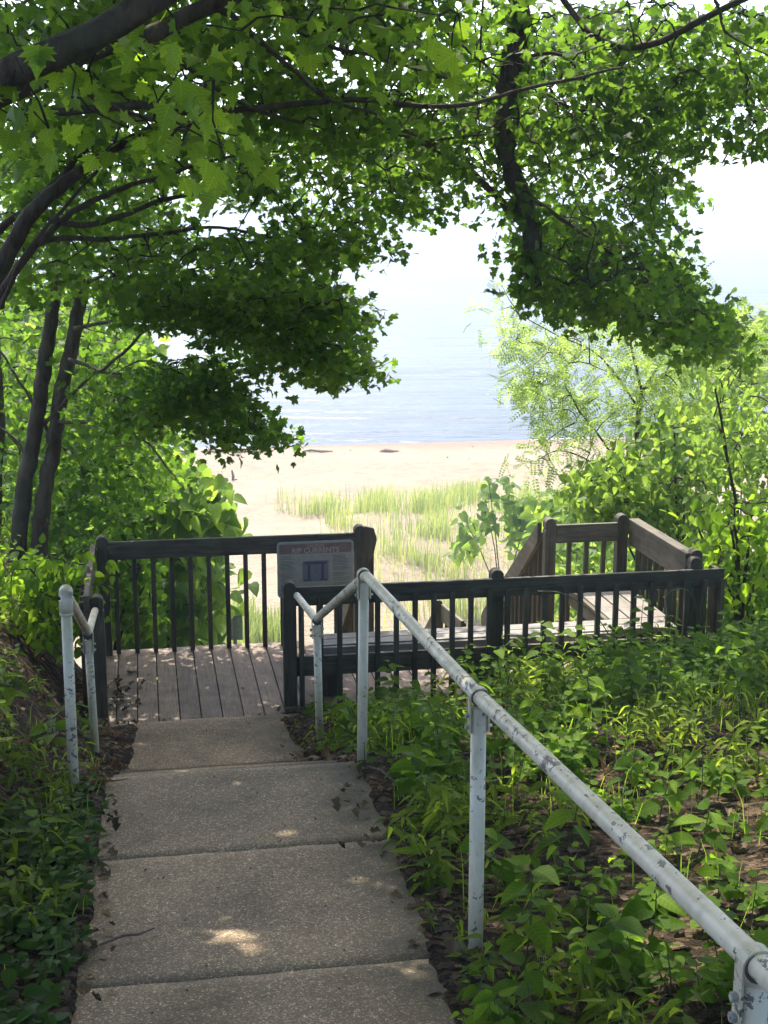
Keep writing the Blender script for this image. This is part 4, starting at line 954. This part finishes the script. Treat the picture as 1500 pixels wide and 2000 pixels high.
b0 = at(455, 906, 51.5); b0.z = G(*ST(b0.x, b0.y))
r = tag(empty('driftwood_stake', b0), 'short dark stake sticking out of the open beach at left', 'stake')
MB().tube([(-.02, 0, -.1), (.0, 0, .15), (-.05, 0, .38)], [.06, .05, .03], 8, True, .4).build('stake', M_STICK, r)
MB().tube([(.03, 0, -.03), (.14, .02, .03)], [.05, .03], 6).build('stub', M_STICK, r)
M_DRIFT = m_simple('reddish_drift_debris', (.2, .13, .1), .9, 0, 8, .4)
for u, v, L_, lab in [(455, 873, 1.7, 'longest reddish drift log at the waterline on the left'), (500, 879, .9, 'short drift log right of the longest one at the waterline'), (415, 876, 1.0, 'drift log left of the longest one at the waterline'), (620, 882, 1.3, 'thin flat drift log at the waterline left of centre'), (760, 884, .8, 'small dark drift stick at the waterline near the centre')]:
    b0 = at(u, v+4, 57.3); b0.z = G(*ST(b0.x, b0.y)) + .05; r = tag(empty('drift_log', b0), lab, 'driftwood')
    MB().tube([(-L_/2, 0, 0), (-L_*.2, .1, .03), (L_*.15, -.1, .02), (L_/2, .05, 0)], [.02, .06, .05, .02], 8, True, .5).build('log', M_DRIFT, r)
M_GREEN = m_simple('green_painted_board', (.13, .2, .13), .6)
b0 = at(460, 1262, 23); b0.z = G(*ST(b0.x, b0.y)); zt = at(460, 1192, 23).z
r = tag(empty('marker_board', b0), 'green board on a dark post standing in the grass behind the railing', 'sign')
h_ = zt-b0.z; hb = at(460, 1192, 23).z-at(460, 1250, 23).z
MB().box(-.14, .13, 0, .02, h_-hb, h_).build('board', M_GREEN, r, bevel=.004)
MB().box(-.03, .03, -.06, -.005, -.2, h_-.01).build('post', M_DARK, r, bevel=.004)
MB().box(-.15, .15, -.03, .04, h_+.002, h_+.03).build('cap', M_PALE, r, bevel=.004)
# arching grass stem in front of the near railing
r = tag(empty('grass_stem', W(3.55, 9.2, G(3.55, 9.2))), 'arching bent grass stem in front of the right balusters of the near railing', 'grass stem')
b_ = Vector(r.location)
MB().tube([p-b_ for p in smooth_path([b_, at(1200, 1260, 9.6), at(1160, 1200, 9.5), at(1100, 1160, 9.5), at(1050, 1155, 9.5)], 5)], .004, 5).build('blade', M_STEM, r)
r = tag(empty('grass_stem', W(3.8, 9.25, G(3.8, 9.25))), 'hooked grass stem looping over in front of the last balusters', 'grass stem')
b_ = Vector(r.location)
MB().tube([p-b_ for p in smooth_path([b_, at(1360, 1220, 9.7), at(1352, 1165, 9.6), at(1330, 1150, 9.6), at(1305, 1160, 9.6), at(1302, 1185, 9.6)], 5)], .004, 5).build('blade', M_STEM, r)

# ------------------------------------------------------------------ lake haze, in part standing in for the lens veil over the canopy
m = bpy.data.materials.new('pale_lake_haze'); m.use_nodes = True; n = m.node_tree; n.nodes.clear(); out = n.nodes.new('ShaderNodeOutputMaterial')
pv = n.nodes.new('ShaderNodeVolumePrincipled'); pv.inputs['Color'].default_value = (.6, .72, .86, 1); pv.inputs['Density'].default_value = .0021; pv.inputs['Anisotropy'].default_value = .3
n.links.new(pv.outputs[0], out.inputs['Volume'])
hz = MB().box(-13000, 13000, -420, 16000, -9, 22).build('haze', m); hz['kind'] = 'stuff'
